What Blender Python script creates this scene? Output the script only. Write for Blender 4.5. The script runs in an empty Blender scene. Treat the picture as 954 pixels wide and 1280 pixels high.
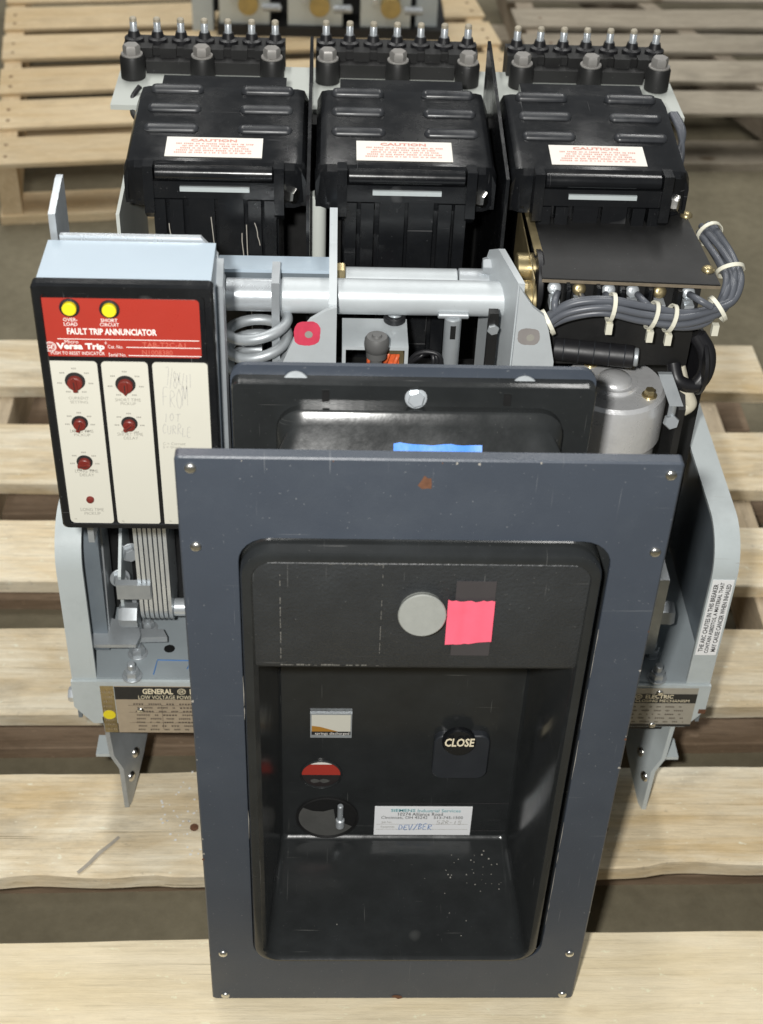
import bpy, bmesh, math, random
from mathutils import Vector, Matrix
random.seed(7)
scene = bpy.context.scene
C = scene.collection

# ------------------------------------------------------------------ camera
PITCH, YAW, ROLL = 0.68807, 0.05068, -0.04419
CAM = Vector((-0.06987, -0.75728, 1.21981))
FPX = 1800.0                                   # focal length in photograph pixels (954 x 1280)
fwd = Vector((math.sin(YAW)*math.cos(PITCH), math.cos(YAW)*math.cos(PITCH), -math.sin(PITCH)))
_rt = Vector((math.cos(YAW), -math.sin(YAW), 0)); _dn = fwd.cross(_rt)
right = math.cos(ROLL)*_rt + math.sin(ROLL)*_dn
down = -math.sin(ROLL)*_rt + math.cos(ROLL)*_dn
cam_d = bpy.data.cameras.new('camera'); cam = bpy.data.objects.new('camera', cam_d); C.objects.link(cam)
cam_d.sensor_fit = 'VERTICAL'; cam_d.sensor_height = 36; cam_d.sensor_width = 36*954/1280
cam_d.lens = 36*FPX/1280; cam_d.clip_end = 200; cam_d.clip_start = 0.02
cam.matrix_world = Matrix.Translation(CAM) @ Matrix((right, -down, -fwd)).transposed().to_4x4()
cam_d.dof.use_dof = True; cam_d.dof.focus_distance = 1.22; cam_d.dof.aperture_fstop = 9.0
scene.camera = cam

# ------------------------------------------------------------------ world, lamps, exposure
w = bpy.data.worlds.new('World'); scene.world = w; w.use_nodes = True
bg = w.node_tree.nodes['Background']; bg.inputs[0].default_value = (0.93, 0.97, 1.0, 1); bg.inputs[1].default_value = 0.15
def area(name, loc, target, sx, sy, energy, col):
    d = bpy.data.lights.new(name, 'AREA'); d.shape = 'RECTANGLE'; d.size = sx; d.size_y = sy; d.energy = energy; d.color = col
    o = bpy.data.objects.new(name, d); C.objects.link(o); o.location = loc
    o.rotation_euler = (Vector(target)-Vector(loc)).to_track_quat('-Z', 'Y').to_euler(); return o
area('camera_flash', CAM + Vector((-0.075, -0.02, 0.06)), (0.0, 0.30, 0.35), 0.04, 0.03, 19.5, (1.0, 0.985, 0.95))
area('ceiling_tube', (-1.0, 2.3, 3.6), (-1.0, 2.3, 0), 0.3, 3.6, 66, (1.0, 0.985, 0.95))
area('ceiling_tube', (1.0, 2.5, 3.6), (1.0, 2.5, 0), 0.3, 3.6, 56, (1.0, 0.985, 0.95))
vs = scene.view_settings; vs.view_transform = 'Standard'; vs.look = 'None'; vs.exposure = 0.0; vs.gamma = 1; vs.use_curve_mapping = False

# ------------------------------------------------------------------ pixel -> place
def ray(px, py): return (px-477)*right + (py-640)*down + FPX*fwd
def yp(px, py, y): d = ray(px, py); return CAM + d*((y-CAM.y)/d.y)
def zp(px, py, z): d = ray(px, py); return CAM + d*((z-CAM.z)/d.z)
def xp(px, py, x): d = ray(px, py); return CAM + d*((x-CAM.x)/d.x)
def RY(y, px0, py0, px1, py1):
    pm, xm = (py0+py1)/2, (px0+px1)/2
    return yp(px0, pm, y).x, yp(px1, pm, y).x, yp(xm, py1, y).z, yp(xm, py0, y).z

# ------------------------------------------------------------------ materials
def nd(nt, t, **kw):
    n = nt.nodes.new(t)
    for k, v in kw.items():
        if k in n.inputs: n.inputs[k].default_value = v
        else: setattr(n, k, v)
    return n
def rgba(c): return (c[0], c[1], c[2], 1)
def pm(name, col, rough=.5, metal=0., var=.12, scale=60, bump=0., bscale=300, dust=0., dcol=(.35, .34, .32), rvar=.12,
       speck=0., scol=(.5, .5, .48), spec=.5, scr=0.):
    m = bpy.data.materials.new(name); m.use_nodes = True; nt = m.node_tree; b = nt.nodes['Principled BSDF']
    b.inputs['Metallic'].default_value = metal; b.inputs['Specular IOR Level'].default_value = spec
    tc_ = nd(nt, 'ShaderNodeTexCoord'); L = nt.links.new; oi = nd(nt, 'ShaderNodeObjectInfo'); tc = nd(nt, 'ShaderNodeVectorMath', operation='MULTIPLY_ADD'); cx_ = nd(nt, 'ShaderNodeCombineXYZ')
    for i in range(3): L(oi.outputs['Random'], cx_.inputs[i])
    L(cx_.outputs[0], tc.inputs[0]); tc.inputs[1].default_value = (17, 11, 7); L(tc_.outputs['Object'], tc.inputs[2])
    n1 = nd(nt, 'ShaderNodeTexNoise', Scale=scale, Detail=5., Roughness=.6); L(tc.outputs[0], n1.inputs['Vector'])
    mx = nd(nt, 'ShaderNodeMix', data_type='RGBA')
    mx.inputs[6].default_value = rgba([c*(1-var) for c in col]); mx.inputs[7].default_value = rgba([min(1, c*(1+var)) for c in col])
    L(n1.outputs['Fac'], mx.inputs[0]); out = mx.outputs[2]
    n2 = nd(nt, 'ShaderNodeTexNoise', Scale=scale*.35, Detail=6., Roughness=.7); L(tc.outputs[0], n2.inputs['Vector'])
    if dust > 0:
        r = nd(nt, 'ShaderNodeMapRange'); r.inputs[1].default_value = .48; r.inputs[2].default_value = .78; r.inputs[4].default_value = dust
        L(n2.outputs['Fac'], r.inputs[0]); m2 = nd(nt, 'ShaderNodeMix', data_type='RGBA'); L(r.outputs[0], m2.inputs[0]); L(out, m2.inputs[6])
        m2.inputs[7].default_value = rgba(dcol); out = m2.outputs[2]
    if speck > 0:
        v = nd(nt, 'ShaderNodeTexNoise', Scale=420., Detail=2.); L(tc.outputs[0], v.inputs['Vector'])
        r = nd(nt, 'ShaderNodeMapRange'); r.inputs[1].default_value = .735; r.inputs[2].default_value = .76; r.inputs[4].default_value = speck
        L(v.outputs['Fac'], r.inputs[0]); m2 = nd(nt, 'ShaderNodeMix', data_type='RGBA'); L(r.outputs[0], m2.inputs[0]); L(out, m2.inputs[6])
        m2.inputs[7].default_value = rgba(scol); out = m2.outputs[2]
    if scr > 0:
        for k, (ang, sc_) in enumerate((((.3, .5, .2), (9, 260, 9)), ((.2, -1.1, .7), (7, 7, 300)), ((1.2, .1, -.6), (330, 8, 8)))):
            mp = nd(nt, 'ShaderNodeMapping'); L(tc.outputs[0], mp.inputs[0]); mp.inputs['Rotation'].default_value = ang; mp.inputs['Scale'].default_value = sc_
            v = nd(nt, 'ShaderNodeTexNoise', Scale=1.6, Detail=2.); L(mp.outputs[0], v.inputs['Vector'])
            r = nd(nt, 'ShaderNodeMapRange'); r.inputs[1].default_value = .73; r.inputs[2].default_value = .77; r.inputs[4].default_value = scr; L(v.outputs['Fac'], r.inputs[0])
            m2 = nd(nt, 'ShaderNodeMix', data_type='RGBA'); L(r.outputs[0], m2.inputs[0]); L(out, m2.inputs[6]); m2.inputs[7].default_value = rgba(scol); out = m2.outputs[2]
    L(out, b.inputs['Base Color'])
    rr = nd(nt, 'ShaderNodeMapRange'); rr.inputs[1].default_value = .3; rr.inputs[2].default_value = .7
    rr.inputs[3].default_value = max(.03, rough-rvar); rr.inputs[4].default_value = min(1, rough+rvar)
    L(n2.outputs['Fac'], rr.inputs[0]); L(rr.outputs[0], b.inputs['Roughness'])
    if bump > 0:
        n3 = nd(nt, 'ShaderNodeTexNoise', Scale=bscale, Detail=3.); L(tc.outputs[0], n3.inputs['Vector'])
        bp = nd(nt, 'ShaderNodeBump', Strength=bump, Distance=.001); L(n3.outputs['Fac'], bp.inputs['Height']); L(bp.outputs[0], b.inputs['Normal'])
    return m
def wood(name, c0, c1, grain=1., stain=.5, stainc=(.10, .085, .07), axis=0, edge=0.):
    m = bpy.data.materials.new(name); m.use_nodes = True; nt = m.node_tree; b = nt.nodes['Principled BSDF']; L = nt.links.new
    b.inputs['Specular IOR Level'].default_value = .18
    tc = nd(nt, 'ShaderNodeTexCoord'); oi = nd(nt, 'ShaderNodeObjectInfo')
    ad = nd(nt, 'ShaderNodeVectorMath', operation='MULTIPLY_ADD'); cx = nd(nt, 'ShaderNodeCombineXYZ')
    for i in range(3): L(oi.outputs['Random'], cx.inputs[i])
    L(cx.outputs[0], ad.inputs[0]); ad.inputs[1].default_value = (37, 21, 13); L(tc.outputs['Object'], ad.inputs[2])
    def mapped(s):
        mp = nd(nt, 'ShaderNodeMapping'); L(ad.outputs[0], mp.inputs[0]); mp.inputs['Scale'].default_value = s; return mp.outputs[0]
    st = (1, 13, 13) if axis == 0 else (13, 1, 13)
    g1 = nd(nt, 'ShaderNodeTexNoise', Scale=3.2, Detail=6., Roughness=.62, Distortion=.9); L(mapped(st), g1.inputs['Vector'])
    g2 = nd(nt, 'ShaderNodeTexNoise', Scale=9., Detail=4., Roughness=.7); st2 = (1, 34, 34) if axis == 0 else (34, 1, 34); L(mapped(st2), g2.inputs['Vector'])
    g3 = nd(nt, 'ShaderNodeTexNoise', Scale=6.5, Detail=7., Roughness=.65); L(mapped((1, 1.8, 1.8) if axis == 0 else (1.8, 1, 1.8)), g3.inputs['Vector'])
    r1 = nd(nt, 'ShaderNodeMapRange'); r1.inputs[1].default_value = .40; r1.inputs[2].default_value = .60; L(g1.outputs['Fac'], r1.inputs[0])
    m1 = nd(nt, 'ShaderNodeMix', data_type='RGBA'); m1.inputs[6].default_value = rgba(c0); m1.inputs[7].default_value = rgba(c1)
    g4 = nd(nt, 'ShaderNodeTexNoise', Scale=4.5, Detail=5., Roughness=.6, Distortion=.6); L(mapped((1, 2.6, 2.6) if axis == 0 else (2.6, 1, 2.6)), g4.inputs['Vector'])
    r4 = nd(nt, 'ShaderNodeMapRange'); r4.inputs[1].default_value = .36; r4.inputs[2].default_value = .62; L(g4.outputs['Fac'], r4.inputs[0])
    a4 = nd(nt, 'ShaderNodeMix', data_type='FLOAT'); a4.inputs[0].default_value = .62; L(r1.outputs[0], a4.inputs[2]); L(r4.outputs[0], a4.inputs[3]); L(a4.outputs[0], m1.inputs[0])
    r2 = nd(nt, 'ShaderNodeMapRange'); r2.inputs[1].default_value = .56; r2.inputs[2].default_value = .74; r2.inputs[4].default_value = .6*grain; L(g2.outputs['Fac'], r2.inputs[0])
    g8 = nd(nt, 'ShaderNodeTexNoise', Scale=3., Detail=2.); L(mapped((1, 60, 60) if axis == 0 else (60, 1, 60)), g8.inputs['Vector']); r8 = nd(nt, 'ShaderNodeMapRange'); r8.inputs[1].default_value = .71; r8.inputs[2].default_value = .74; r8.inputs[4].default_value = .8*grain; L(g8.outputs['Fac'], r8.inputs[0]); mxx = nd(nt, 'ShaderNodeMath', operation='MAXIMUM'); L(r2.outputs[0], mxx.inputs[0]); L(r8.outputs[0], mxx.inputs[1]); r2 = mxx
    m2 = nd(nt, 'ShaderNodeMix', data_type='RGBA'); L(m1.outputs[2], m2.inputs[6]); m2.inputs[7].default_value = rgba([c*.42 for c in c0]); L(r2.outputs[0], m2.inputs[0])
    r3 = nd(nt, 'ShaderNodeMapRange'); r3.inputs[1].default_value = .53; r3.inputs[2].default_value = .75; r3.inputs[4].default_value = stain; L(g3.outputs['Fac'], r3.inputs[0])
    m3 = nd(nt, 'ShaderNodeMix', data_type='RGBA'); L(m2.outputs[2], m3.inputs[6]); m3.inputs[7].default_value = rgba(stainc); L(r3.outputs[0], m3.inputs[0])
    vo = nd(nt, 'ShaderNodeTexVoronoi', Scale=3.3); L(mapped((1, 1.9, .6) if axis == 0 else (1.9, 1, .6)), vo.inputs['Vector'])
    rk = nd(nt, 'ShaderNodeMapRange'); rk.inputs[1].default_value = .035; rk.inputs[2].default_value = .075; rk.inputs[3].default_value = .75*min(1, grain); rk.inputs[4].default_value = 0.; L(vo.outputs['Distance'], rk.inputs[0])
    m4 = nd(nt, 'ShaderNodeMix', data_type='RGBA'); L(m3.outputs[2], m4.inputs[6]); m4.inputs[7].default_value = rgba((c0[0]*.38, c0[1]*.29, c0[2]*.2)); L(rk.outputs[0], m4.inputs[0]); m3 = m4
    g5 = nd(nt, 'ShaderNodeTexNoise', Scale=30., Detail=5., Roughness=.75); L(mapped((1, 5.5, 5.5) if axis == 0 else (5.5, 1, 5.5)), g5.inputs['Vector'])
    r5 = nd(nt, 'ShaderNodeMapRange'); r5.inputs[1].default_value = .3; r5.inputs[2].default_value = .7; r5.inputs[3].default_value = 1-.16*grain; r5.inputs[4].default_value = 1+.10*grain; L(g5.outputs['Fac'], r5.inputs[0])
    m5 = nd(nt, 'ShaderNodeVectorMath', operation='SCALE'); L(m3.outputs[2], m5.inputs[0]); L(r5.outputs[0], m5.inputs['Scale'])
    g6 = nd(nt, 'ShaderNodeTexNoise', Scale=70., Detail=3., Roughness=.6); L(mapped((1, 1.6, 1.6) if axis == 0 else (1.6, 1, 1.6)), g6.inputs['Vector'])
    r6 = nd(nt, 'ShaderNodeMapRange'); r6.inputs[1].default_value = .66; r6.inputs[2].default_value = .74; r6.inputs[4].default_value = .5*stain; L(g6.outputs['Fac'], r6.inputs[0])
    m6 = nd(nt, 'ShaderNodeMix', data_type='RGBA'); L(m5.outputs[0], m6.inputs[6]); m6.inputs[7].default_value = rgba([c*.8 for c in stainc]); L(r6.outputs[0], m6.inputs[0])
    r7 = nd(nt, 'ShaderNodeMapRange'); r7.inputs[1].default_value = .345; r7.inputs[2].default_value = .28; r7.inputs[4].default_value = .55; L(g6.outputs['Fac'], r7.inputs[0])
    m7 = nd(nt, 'ShaderNodeMix', data_type='RGBA'); L(m6.outputs[2], m7.inputs[6]); m7.inputs[7].default_value = rgba([min(.92, c*1.22) for c in c1]); L(r7.outputs[0], m7.inputs[0]); m3 = m7
    # brightness of each plank by its own random number
    hv = nd(nt, 'ShaderNodeHueSaturation'); mr = nd(nt, 'ShaderNodeMapRange'); mr.inputs[3].default_value = .92; mr.inputs[4].default_value = 1.12
    L(oi.outputs['Random'], mr.inputs[0]); L(mr.outputs[0], hv.inputs['Value']); L(m3.outputs[2], hv.inputs['Color'])
    L(hv.outputs[0], b.inputs['Base Color']); b.inputs['Roughness'].default_value = .78
    bp = nd(nt, 'ShaderNodeBump', Strength=.45, Distance=.0015); ad2 = nd(nt, 'ShaderNodeMath', operation='ADD')
    L(g2.outputs['Fac'], ad2.inputs[0]); L(g5.outputs['Fac'], ad2.inputs[1]); L(ad2.outputs[0], bp.inputs['Height']); L(bp.outputs[0], b.inputs['Normal'])
    return m
M = dict(
    trim=pm('blue_black_paint', (.052, .063, .082), .42, var=.10, scale=25, bump=.12, bscale=500, dust=.22, dcol=(.10, .115, .13), speck=.6, scol=(.24, .25, .26), scr=.35),
    black=pm('black_moulding', (.021, .0228, .0232), .19, var=.3, scale=40, bump=.05, bscale=250, dust=.16, dcol=(.046, .053, .058), speck=.2, scol=(.22, .22, .21), rvar=.09, scr=.3),
    blackgrain=pm('grained_black_moulding', (.028, .0305, .0325), .44, var=.35, scale=30, bump=.8, bscale=420, dust=.30, dcol=(.047, .053, .057), speck=.4, scol=(.2, .2, .19), scr=.35),
    phenolic=pm('black_phenolic', (.0085, .0092, .0105), .22, var=.3, scale=50, bump=.04, dust=.09, dcol=(.075, .075, .072), rvar=.12, speck=.25, scol=(.2, .2, .2), scr=.3),
    matblack=pm('matt_black_card', (.0105, .0105, .0105), .55, var=.3, scale=35, dust=.25, dcol=(.038, .040, .040), speck=.2),
    rubber=pm('black_rubber', (.012, .012, .014), .45),
    cable=pm('grey_wire', (.10, .108, .125), .36, var=.2),
    paint=pm('pale_blue_grey_paint', (.51, .56, .565), .42, var=.06, scale=30, bump=.08, dust=.5, dcol=(.33, .36, .36), speck=.4, scol=(.26, .24, .2), scr=.3),
    darktone=pm('dark_grey_blue', (.17, .20, .225), .45, metal=.1, var=.15, scale=30, dust=.3, dcol=(.30, .33, .35)),  # darker tone; carries painted shade on wing insides and bar front
    palezinc=pm('pale_zinc', (.57, .61, .63), .40, metal=.18, var=.12, scale=26, dust=.35, dcol=(.40, .42, .42), bump=.08, bscale=160, speck=.25, scol=(.25, .25, .24)),
    tray=pm('grey_tray_paint', (.31, .35, .37), .40, var=.1, scale=30, dust=.3, dcol=(.25, .27, .28)),
    white=pm('off_white_paint', (.43, .515, .59), .40, var=.04, scale=30, dust=.1, dcol=(.55, .58, .58)),
    zinc=pm('zinc_plated_steel', (.62, .66, .69), .30, metal=.5, var=.16, scale=28, dust=.35, dcol=(.40, .41, .41), bump=.1, bscale=180),
    zincdull=pm('dull_zinc', (.42, .45, .47), .42, metal=.45, var=.22, scale=40, dust=.4, dcol=(.33, .34, .34), bump=.12, bscale=200),
    cast=pm('cast_aluminium', (.80, .805, .81), .32, metal=.5, var=.1, scale=70, dust=.35, dcol=(.33, .32, .31), bump=.25, bscale=260),
    chrome=pm('bright_screw', (.75, .74, .70), .25, metal=1., var=.1),
    gold=pm('yellow_chromate', (.44, .36, .20), .35, metal=.8, var=.25, scale=60),
    brass=pm('old_brass', (.50, .38, .15), .45, metal=.6, var=.35, scale=60, dust=.5, dcol=(.30, .25, .15)),
    grey_ins=pm('pale_grey_insulator', (.58, .61, .57), .45, var=.06, scale=20, dust=.2, dcol=(.42, .40, .33)),
    red=pm('red_print', (.40, .039, .026), .38, var=.05),
    knob=pm('dark_red_plastic', (.17, .022, .016), .40, var=.15),
    cream=pm('cream_plate', (.645, .63, .545), .38, var=.03, scale=15),
    label=pm('paper_label', (.84, .81, .75), .55, var=.03),
    sticker=pm('white_sticker', (.93, .94, .95), .45, var=.03),
    tan=pm('brass_coloured_plate', (.42, .345, .25), .45, var=.14, scale=90, dust=.3, dcol=(.30, .25, .19)),
    plate_silver=pm('silver_tan_plate', (.36, .335, .28), .42, var=.14, scale=90),
    yellow=pm('yellow_plastic', (.85, .70, .02), .4, var=.03),
    ink=pm('black_ink', (.02, .02, .02), .5), pencil=pm('pencil', (.47, .46, .43), .6), inkgrey=pm('grey_ink', (.33, .32, .28), .6),
    redink=pm('pale_red_ink', (.72, .34, .28), .5), teal=pm('teal_ink', (.02, .32, .36), .5), blueink=pm('blue_pen', (.06, .20, .50), .5),
    whiteink=pm('white_ink', (.88, .85, .80), .5), creamink=pm('cream_ink', (.85, .76, .55), .5), redengrave=pm('engraved_red', (.62, .16, .11), .5),
    bluetape=pm('blue_masking_tape', (.035, .22, .75), .55, var=.05, bump=.2), pink=pm('pink_tape', (.88, .13, .20), .5, var=.16, scale=45),
    cleartape=pm('yellowed_clear_tape', (.055, .05, .052), .22, var=.1), pinkpaint=pm('pink_paint', (.66, .06, .11), .5, var=.2, scale=120),
    orange=pm('orange_red_winding', (.75, .13, .04), .4, var=.5, scale=300), rust=pm('rust', (.14, .062, .032), .8, var=.5, scale=300),
    greypaint=pm('grey_sanded_spot', (.27, .25, .24), .6, var=.2), tie=pm('nylon_tie', (.74, .72, .60), .4), boltgrey=pm('dull_grey_bolt', (.30, .29, .275), .5, metal=.3, var=.3, scale=90, dust=.4, dcol=(.22, .19, .16)), darkflag=pm('dark_flag', (.025, .02, .02), .4), brownink=pm('brown_ink', (.10, .08, .06), .6), ridgeblack=pm('worn_sheen_ridge', (.030, .032, .036), .36, var=.4, scale=80, dust=.4, dcol=(.10, .105, .11), rvar=.14, scr=.3), glue=pm('old_glue', (.15, .145, .13), .6, var=.5, scale=400), disc=pm('brushed_disc', (.47, .485, .45), .36, metal=.45, var=.1, scale=200, dust=.3, dcol=(.36, .37, .34), scr=.25, scol=(.62, .63, .6)), fleck=pm('white_fleck', (.80, .79, .76), .7), wornedge=pm('worn_brown_edge', (.19, .155, .11), .5, var=.4, scale=150), studtip=pm('tarnished_tip', (.62, .56, .44), .35, metal=.4, var=.2), bumper=pm('grey_rubber', (.10, .10, .098), .55), socket=pm('dusty_plate_and_glint', (.085, .085, .08), .5, var=.3), platebl=pm('dark_grey_plate', (.026, .029, .034), .4, var=.2), stroke=pm('faint_pencil', (.36, .325, .27), .7, var=.3, scale=200), cloth=pm('cream_cord', (.62, .58, .46), .7, bump=.4),
    scratch=pm('pale_scratch', (.36, .34, .30), .6), amber=pm('amber', (.42, .20, .03), .4), darkhole=pm('dark_hollow', (.004, .004, .004), .7),
    pine=wood('fresh_pine', (.76, .64, .42), (.86, .755, .55), .55, .22, (.45, .34, .20)),
    aged=wood('aged_pine', (.64, .49, .28), (.87, .79, .615), .9, .62, (.27, .235, .18)),
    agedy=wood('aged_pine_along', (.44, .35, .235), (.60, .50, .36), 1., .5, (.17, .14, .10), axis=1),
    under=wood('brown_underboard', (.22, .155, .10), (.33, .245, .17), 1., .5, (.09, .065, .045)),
    tanw=wood('tan_pine', (.64, .48, .275), (.76, .62, .41), .8, .45, (.34, .25, .15)),
    tany=wood('tan_pine_along', (.62, .46, .27), (.76, .60, .38), .8, .4, (.33, .24, .14), axis=1),
    greyw=wood('grey_weathered', (.33, .285, .22), (.47, .415, .325), 1., .6, (.15, .13, .10)),
    greyy=wood('grey_weathered_along', (.30, .25, .19), (.42, .36, .28), 1., .6, (.13, .11, .08), axis=1),
)

# ------------------------------------------------------------------ mesh helpers
WL = {}
def mk(name, bm, mat, parent=None, bevel=0., seg=2, ang=35):
    if bevel > 0:
        es = [e for e in bm.edges if len(e.link_faces) == 2 and e.calc_face_angle(0) > math.radians(30)]
        bmesh.ops.bevel(bm, geom=es, offset=bevel, segments=seg, affect='EDGES', profile=.5, clamp_overlap=True)
    bmesh.ops.recalc_face_normals(bm, faces=bm.faces)
    lo = Vector((1e9,)*3); hi = -lo
    for v in bm.verts:
        for i in range(3): lo[i] = min(lo[i], v.co[i]); hi[i] = max(hi[i], v.co[i])
    c = (lo+hi)/2
    for v in bm.verts: v.co -= c
    me = bpy.data.meshes.new(name); bm.to_mesh(me); bm.free(); me.materials.append(M[mat])
    for p in me.polygons: p.use_smooth = True
    me.set_sharp_from_angle(angle=math.radians(ang))
    o = bpy.data.objects.new(name, me); C.objects.link(o); WL[o] = c
    if parent is not None: o.parent = parent; o.location = c-WL[parent]
    else: o.location = c
    return o
def thing(name, loc, label, cat, group=None, local=False):
    o = bpy.data.objects.new(name, None); C.objects.link(o); o.location = loc; o.empty_display_size = .05
    WL[o] = Vector((0, 0, 0)) if local else Vector(loc); o['label'] = label; o['category'] = cat
    if group: o['group'] = group
    return o
def loft(bm, loops, cap0=True, cap1=True, closed=True):
    vs_ = [[bm.verts.new(p) for p in l] for l in loops]; n = len(loops[0])
    for a, b in zip(vs_, vs_[1:]):
        for i in range(n if closed else n-1):
            j = (i+1) % n; bm.faces.new((a[i], a[j], b[j], b[i]))
    if cap0: bm.faces.new(vs_[0][::-1])
    if cap1: bm.faces.new(vs_[-1])
def box(name, x0, x1, y0, y1, z0, z1, mat, parent=None, bevel=.001, seg=2):
    bm = bmesh.new(); loft(bm, [[(x0, y0, z), (x1, y0, z), (x1, y1, z), (x0, y1, z)] for z in (z0, z1)])
    return mk(name, bm, mat, parent, bevel, seg)
def add_box(bm, x0, x1, y0, y1, z0, z1): loft(bm, [[(x0, y0, z), (x1, y0, z), (x1, y1, z), (x0, y1, z)] for z in (z0, z1)])
def prism(name, poly, axis, a, b, mat, parent=None, bevel=.001, seg=2):
    f = {'x': lambda p, t: (t, p[0], p[1]), 'y': lambda p, t: (p[0], t, p[1]), 'z': lambda p, t: (p[0], p[1], t)}[axis]
    bm = bmesh.new(); loft(bm, [[f(p, t) for p in poly] for t in (a, b)]); return mk(name, bm, mat, parent, bevel, seg)
def frame_of(d):
    d = Vector(d).normalized(); u = d.orthogonal().normalized()
    if abs(d.z) < .9: u = d.cross(Vector((0, 0, 1))).normalized()
    return d, u, d.cross(u)
def add_lathe(bm, base, d, prof, seg=24, cap0=True, cap1=True, phase=0.):
    d, u, v = frame_of(d); base = Vector(base)
    loft(bm, [[base+d*t+(u*math.cos(phase+2*math.pi*i/seg)+v*math.sin(phase+2*math.pi*i/seg))*max(r, 1e-5) for i in range(seg)] for t, r in prof], cap0, cap1)
def lathe(name, base, d, prof, mat, parent=None, seg=24, ang=35, phase=0.):
    bm = bmesh.new(); add_lathe(bm, base, d, prof, seg, phase=phase); return mk(name, bm, mat, parent, 0, ang=ang)
def cyl(name, p0, p1, r, mat, parent=None, seg=24, ch=.0008):
    d = Vector(p1)-Vector(p0); l = d.length; ch = min(ch, r*.4, l*.3)
    return lathe(name, p0, d, [(0, r-ch), (ch, r), (l-ch, r), (l, r-ch)], mat, parent, seg)
def smooth_pts(pts, sub=6):
    pts = [Vector(p) for p in pts]; out = []
    for i in range(len(pts)-1):
        p0 = pts[max(i-1, 0)]; p1 = pts[i]; p2 = pts[i+1]; p3 = pts[min(i+2, len(pts)-1)]
        for k in range(sub):
            t = k/sub; out.append(.5*((2*p1)+(p2-p0)*t+(2*p0-5*p1+4*p2-p3)*t*t+(3*p1-p0-3*p2+p3)*t**3))
    return out+[pts[-1]]
def add_tube(bm, pts, r, seg=10, sub=6):
    ps = smooth_pts(pts, sub) if sub > 1 else [Vector(p) for p in pts]; up = None; loops = []
    for i, p in enumerate(ps):
        t = (ps[min(i+1, len(ps)-1)]-ps[max(i-1, 0)]).normalized()
        if up is None: up = t.orthogonal().normalized()
        up = (up-t*up.dot(t)).normalized(); v = t.cross(up)
        loops.append([p+(up*math.cos(2*math.pi*k/seg)+v*math.sin(2*math.pi*k/seg))*r for k in range(seg)])
    loft(bm, loops)
def tube(name, pts, r, mat, parent=None, seg=10, sub=6):
    bm = bmesh.new(); add_tube(bm, pts, r, seg, sub); return mk(name, bm, mat, parent, 0, ang=60)
def rrect(x0, x1, z0, z1, r, n=6):
    out = []
    for cx, cz, a0 in ((x1-r, z1-r, 0), (x0+r, z1-r, 90), (x0+r, z0+r, 180), (x1-r, z0+r, 270)):
        for k in range(n+1):
            a = math.radians(a0+90*k/n); out.append((cx+r*math.cos(a), cz+r*math.sin(a)))
    return out
def hexbolt(name, p, d, r, h, mat, parent, washer=0., wmat='zinc'):
    bm = bmesh.new(); d = Vector(d).normalized(); p = Vector(p)
    if washer: add_lathe(bm, p, d, [(0, washer), (.0012, washer), (.0016, washer*.95)], 20); p = p+d*.0016
    add_lathe(bm, p, d, [(0, r*.97), (h*.75, r), (h, r*.86)], 6, phase=.3)
    return mk(name, bm, mat, parent, 0)
def pan(name, p, d, r, mat, parent, h=None, slot=True):
    h = h or r*.55; return lathe(name, p, d, [(0, r), (h*.35, r*.97), (h*.75, r*.75), (h, r*.35), (h*.9 if slot else h, .0002)], mat, parent, 16, ang=60)
def text(name, s, o, u, v, wdt, hgt, mat, parent, align='C', shear=0., off=.0004, bold=0.):
    """letters fitted into a wdt x hgt box whose centre is o, along u, up v"""
    cu = bpy.data.curves.new(name, 'FONT'); cu.body = s; cu.resolution_u = 2; cu.offset = bold; cu.shear = shear
    t = bpy.data.objects.new(name, cu); me = bpy.data.meshes.new_from_object(t); bpy.data.objects.remove(t)
    xs = [q.co.x for q in me.vertices]; ys = [q.co.y for q in me.vertices]
    x0, x1, y0, y1 = min(xs), max(xs), min(ys), max(ys)
    u = Vector(u).normalized(); v = Vector(v).normalized(); n = u.cross(v); o = Vector(o)
    bm = bmesh.new(); bm.from_mesh(me); bpy.data.meshes.remove(me)
    for q in bm.verts:
        q.co = o+u*((q.co.x-(x0+x1)/2)/(x1-x0)*wdt)+v*((q.co.y-(y0+y1)/2)/(y1-y0)*hgt)+n*off
    return mk(name, bm, mat, parent, 0)
EX, EY, EZ = Vector((1, 0, 0)), Vector((0, 1, 0)), Vector((0, 0, 1))
def textY(name, s, y, px0, py0, px1, py1, mat, parent, **k):
    x0, x1, z0, z1 = RY(y, px0, py0, px1, py1)
    return text(name, s, ((x0+x1)/2, y, (z0+z1)/2), EX, EZ, x1-x0, z1-z0, mat, parent, **k)
def quads(name, rects, o, u, v, mat, parent, off=.0004):
    """flat print: little bars given as (a0,a1,b0,b1) along u and v from o"""
    bm = bmesh.new(); u = Vector(u).normalized(); v = Vector(v).normalized(); n = u.cross(v); o = Vector(o)
    for a0, a1, b0, b1 in rects:
        bm.faces.new([bm.verts.new(o+u*a+v*b+n*off) for a, b in ((a0, b0), (a1, b0), (a1, b1), (a0, b1))])
    return mk(name, bm, mat, parent, 0)
def word_rows(w_, h_, rows, seed=1, fill=.5, margin=.04, ragged=.2, gap=.012):
    rn = random.Random(seed); out = []
    for r in range(rows):
        zc = h_*(1-(r+.5)/rows); hh = h_/rows*fill/2; ins = margin*w_+rn.random()*ragged*w_; a = ins
        while a < w_-ins:
            l = w_*(.008+.02*rn.random()); n = rn.randint(2, 6)
            for k in range(n):
                if a > w_-ins: break
                out.append((a, a+l*.55, zc-hh*(.6+.4*rn.random()), zc+hh)); a += l*.8
            a += w_*gap
    return out

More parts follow.
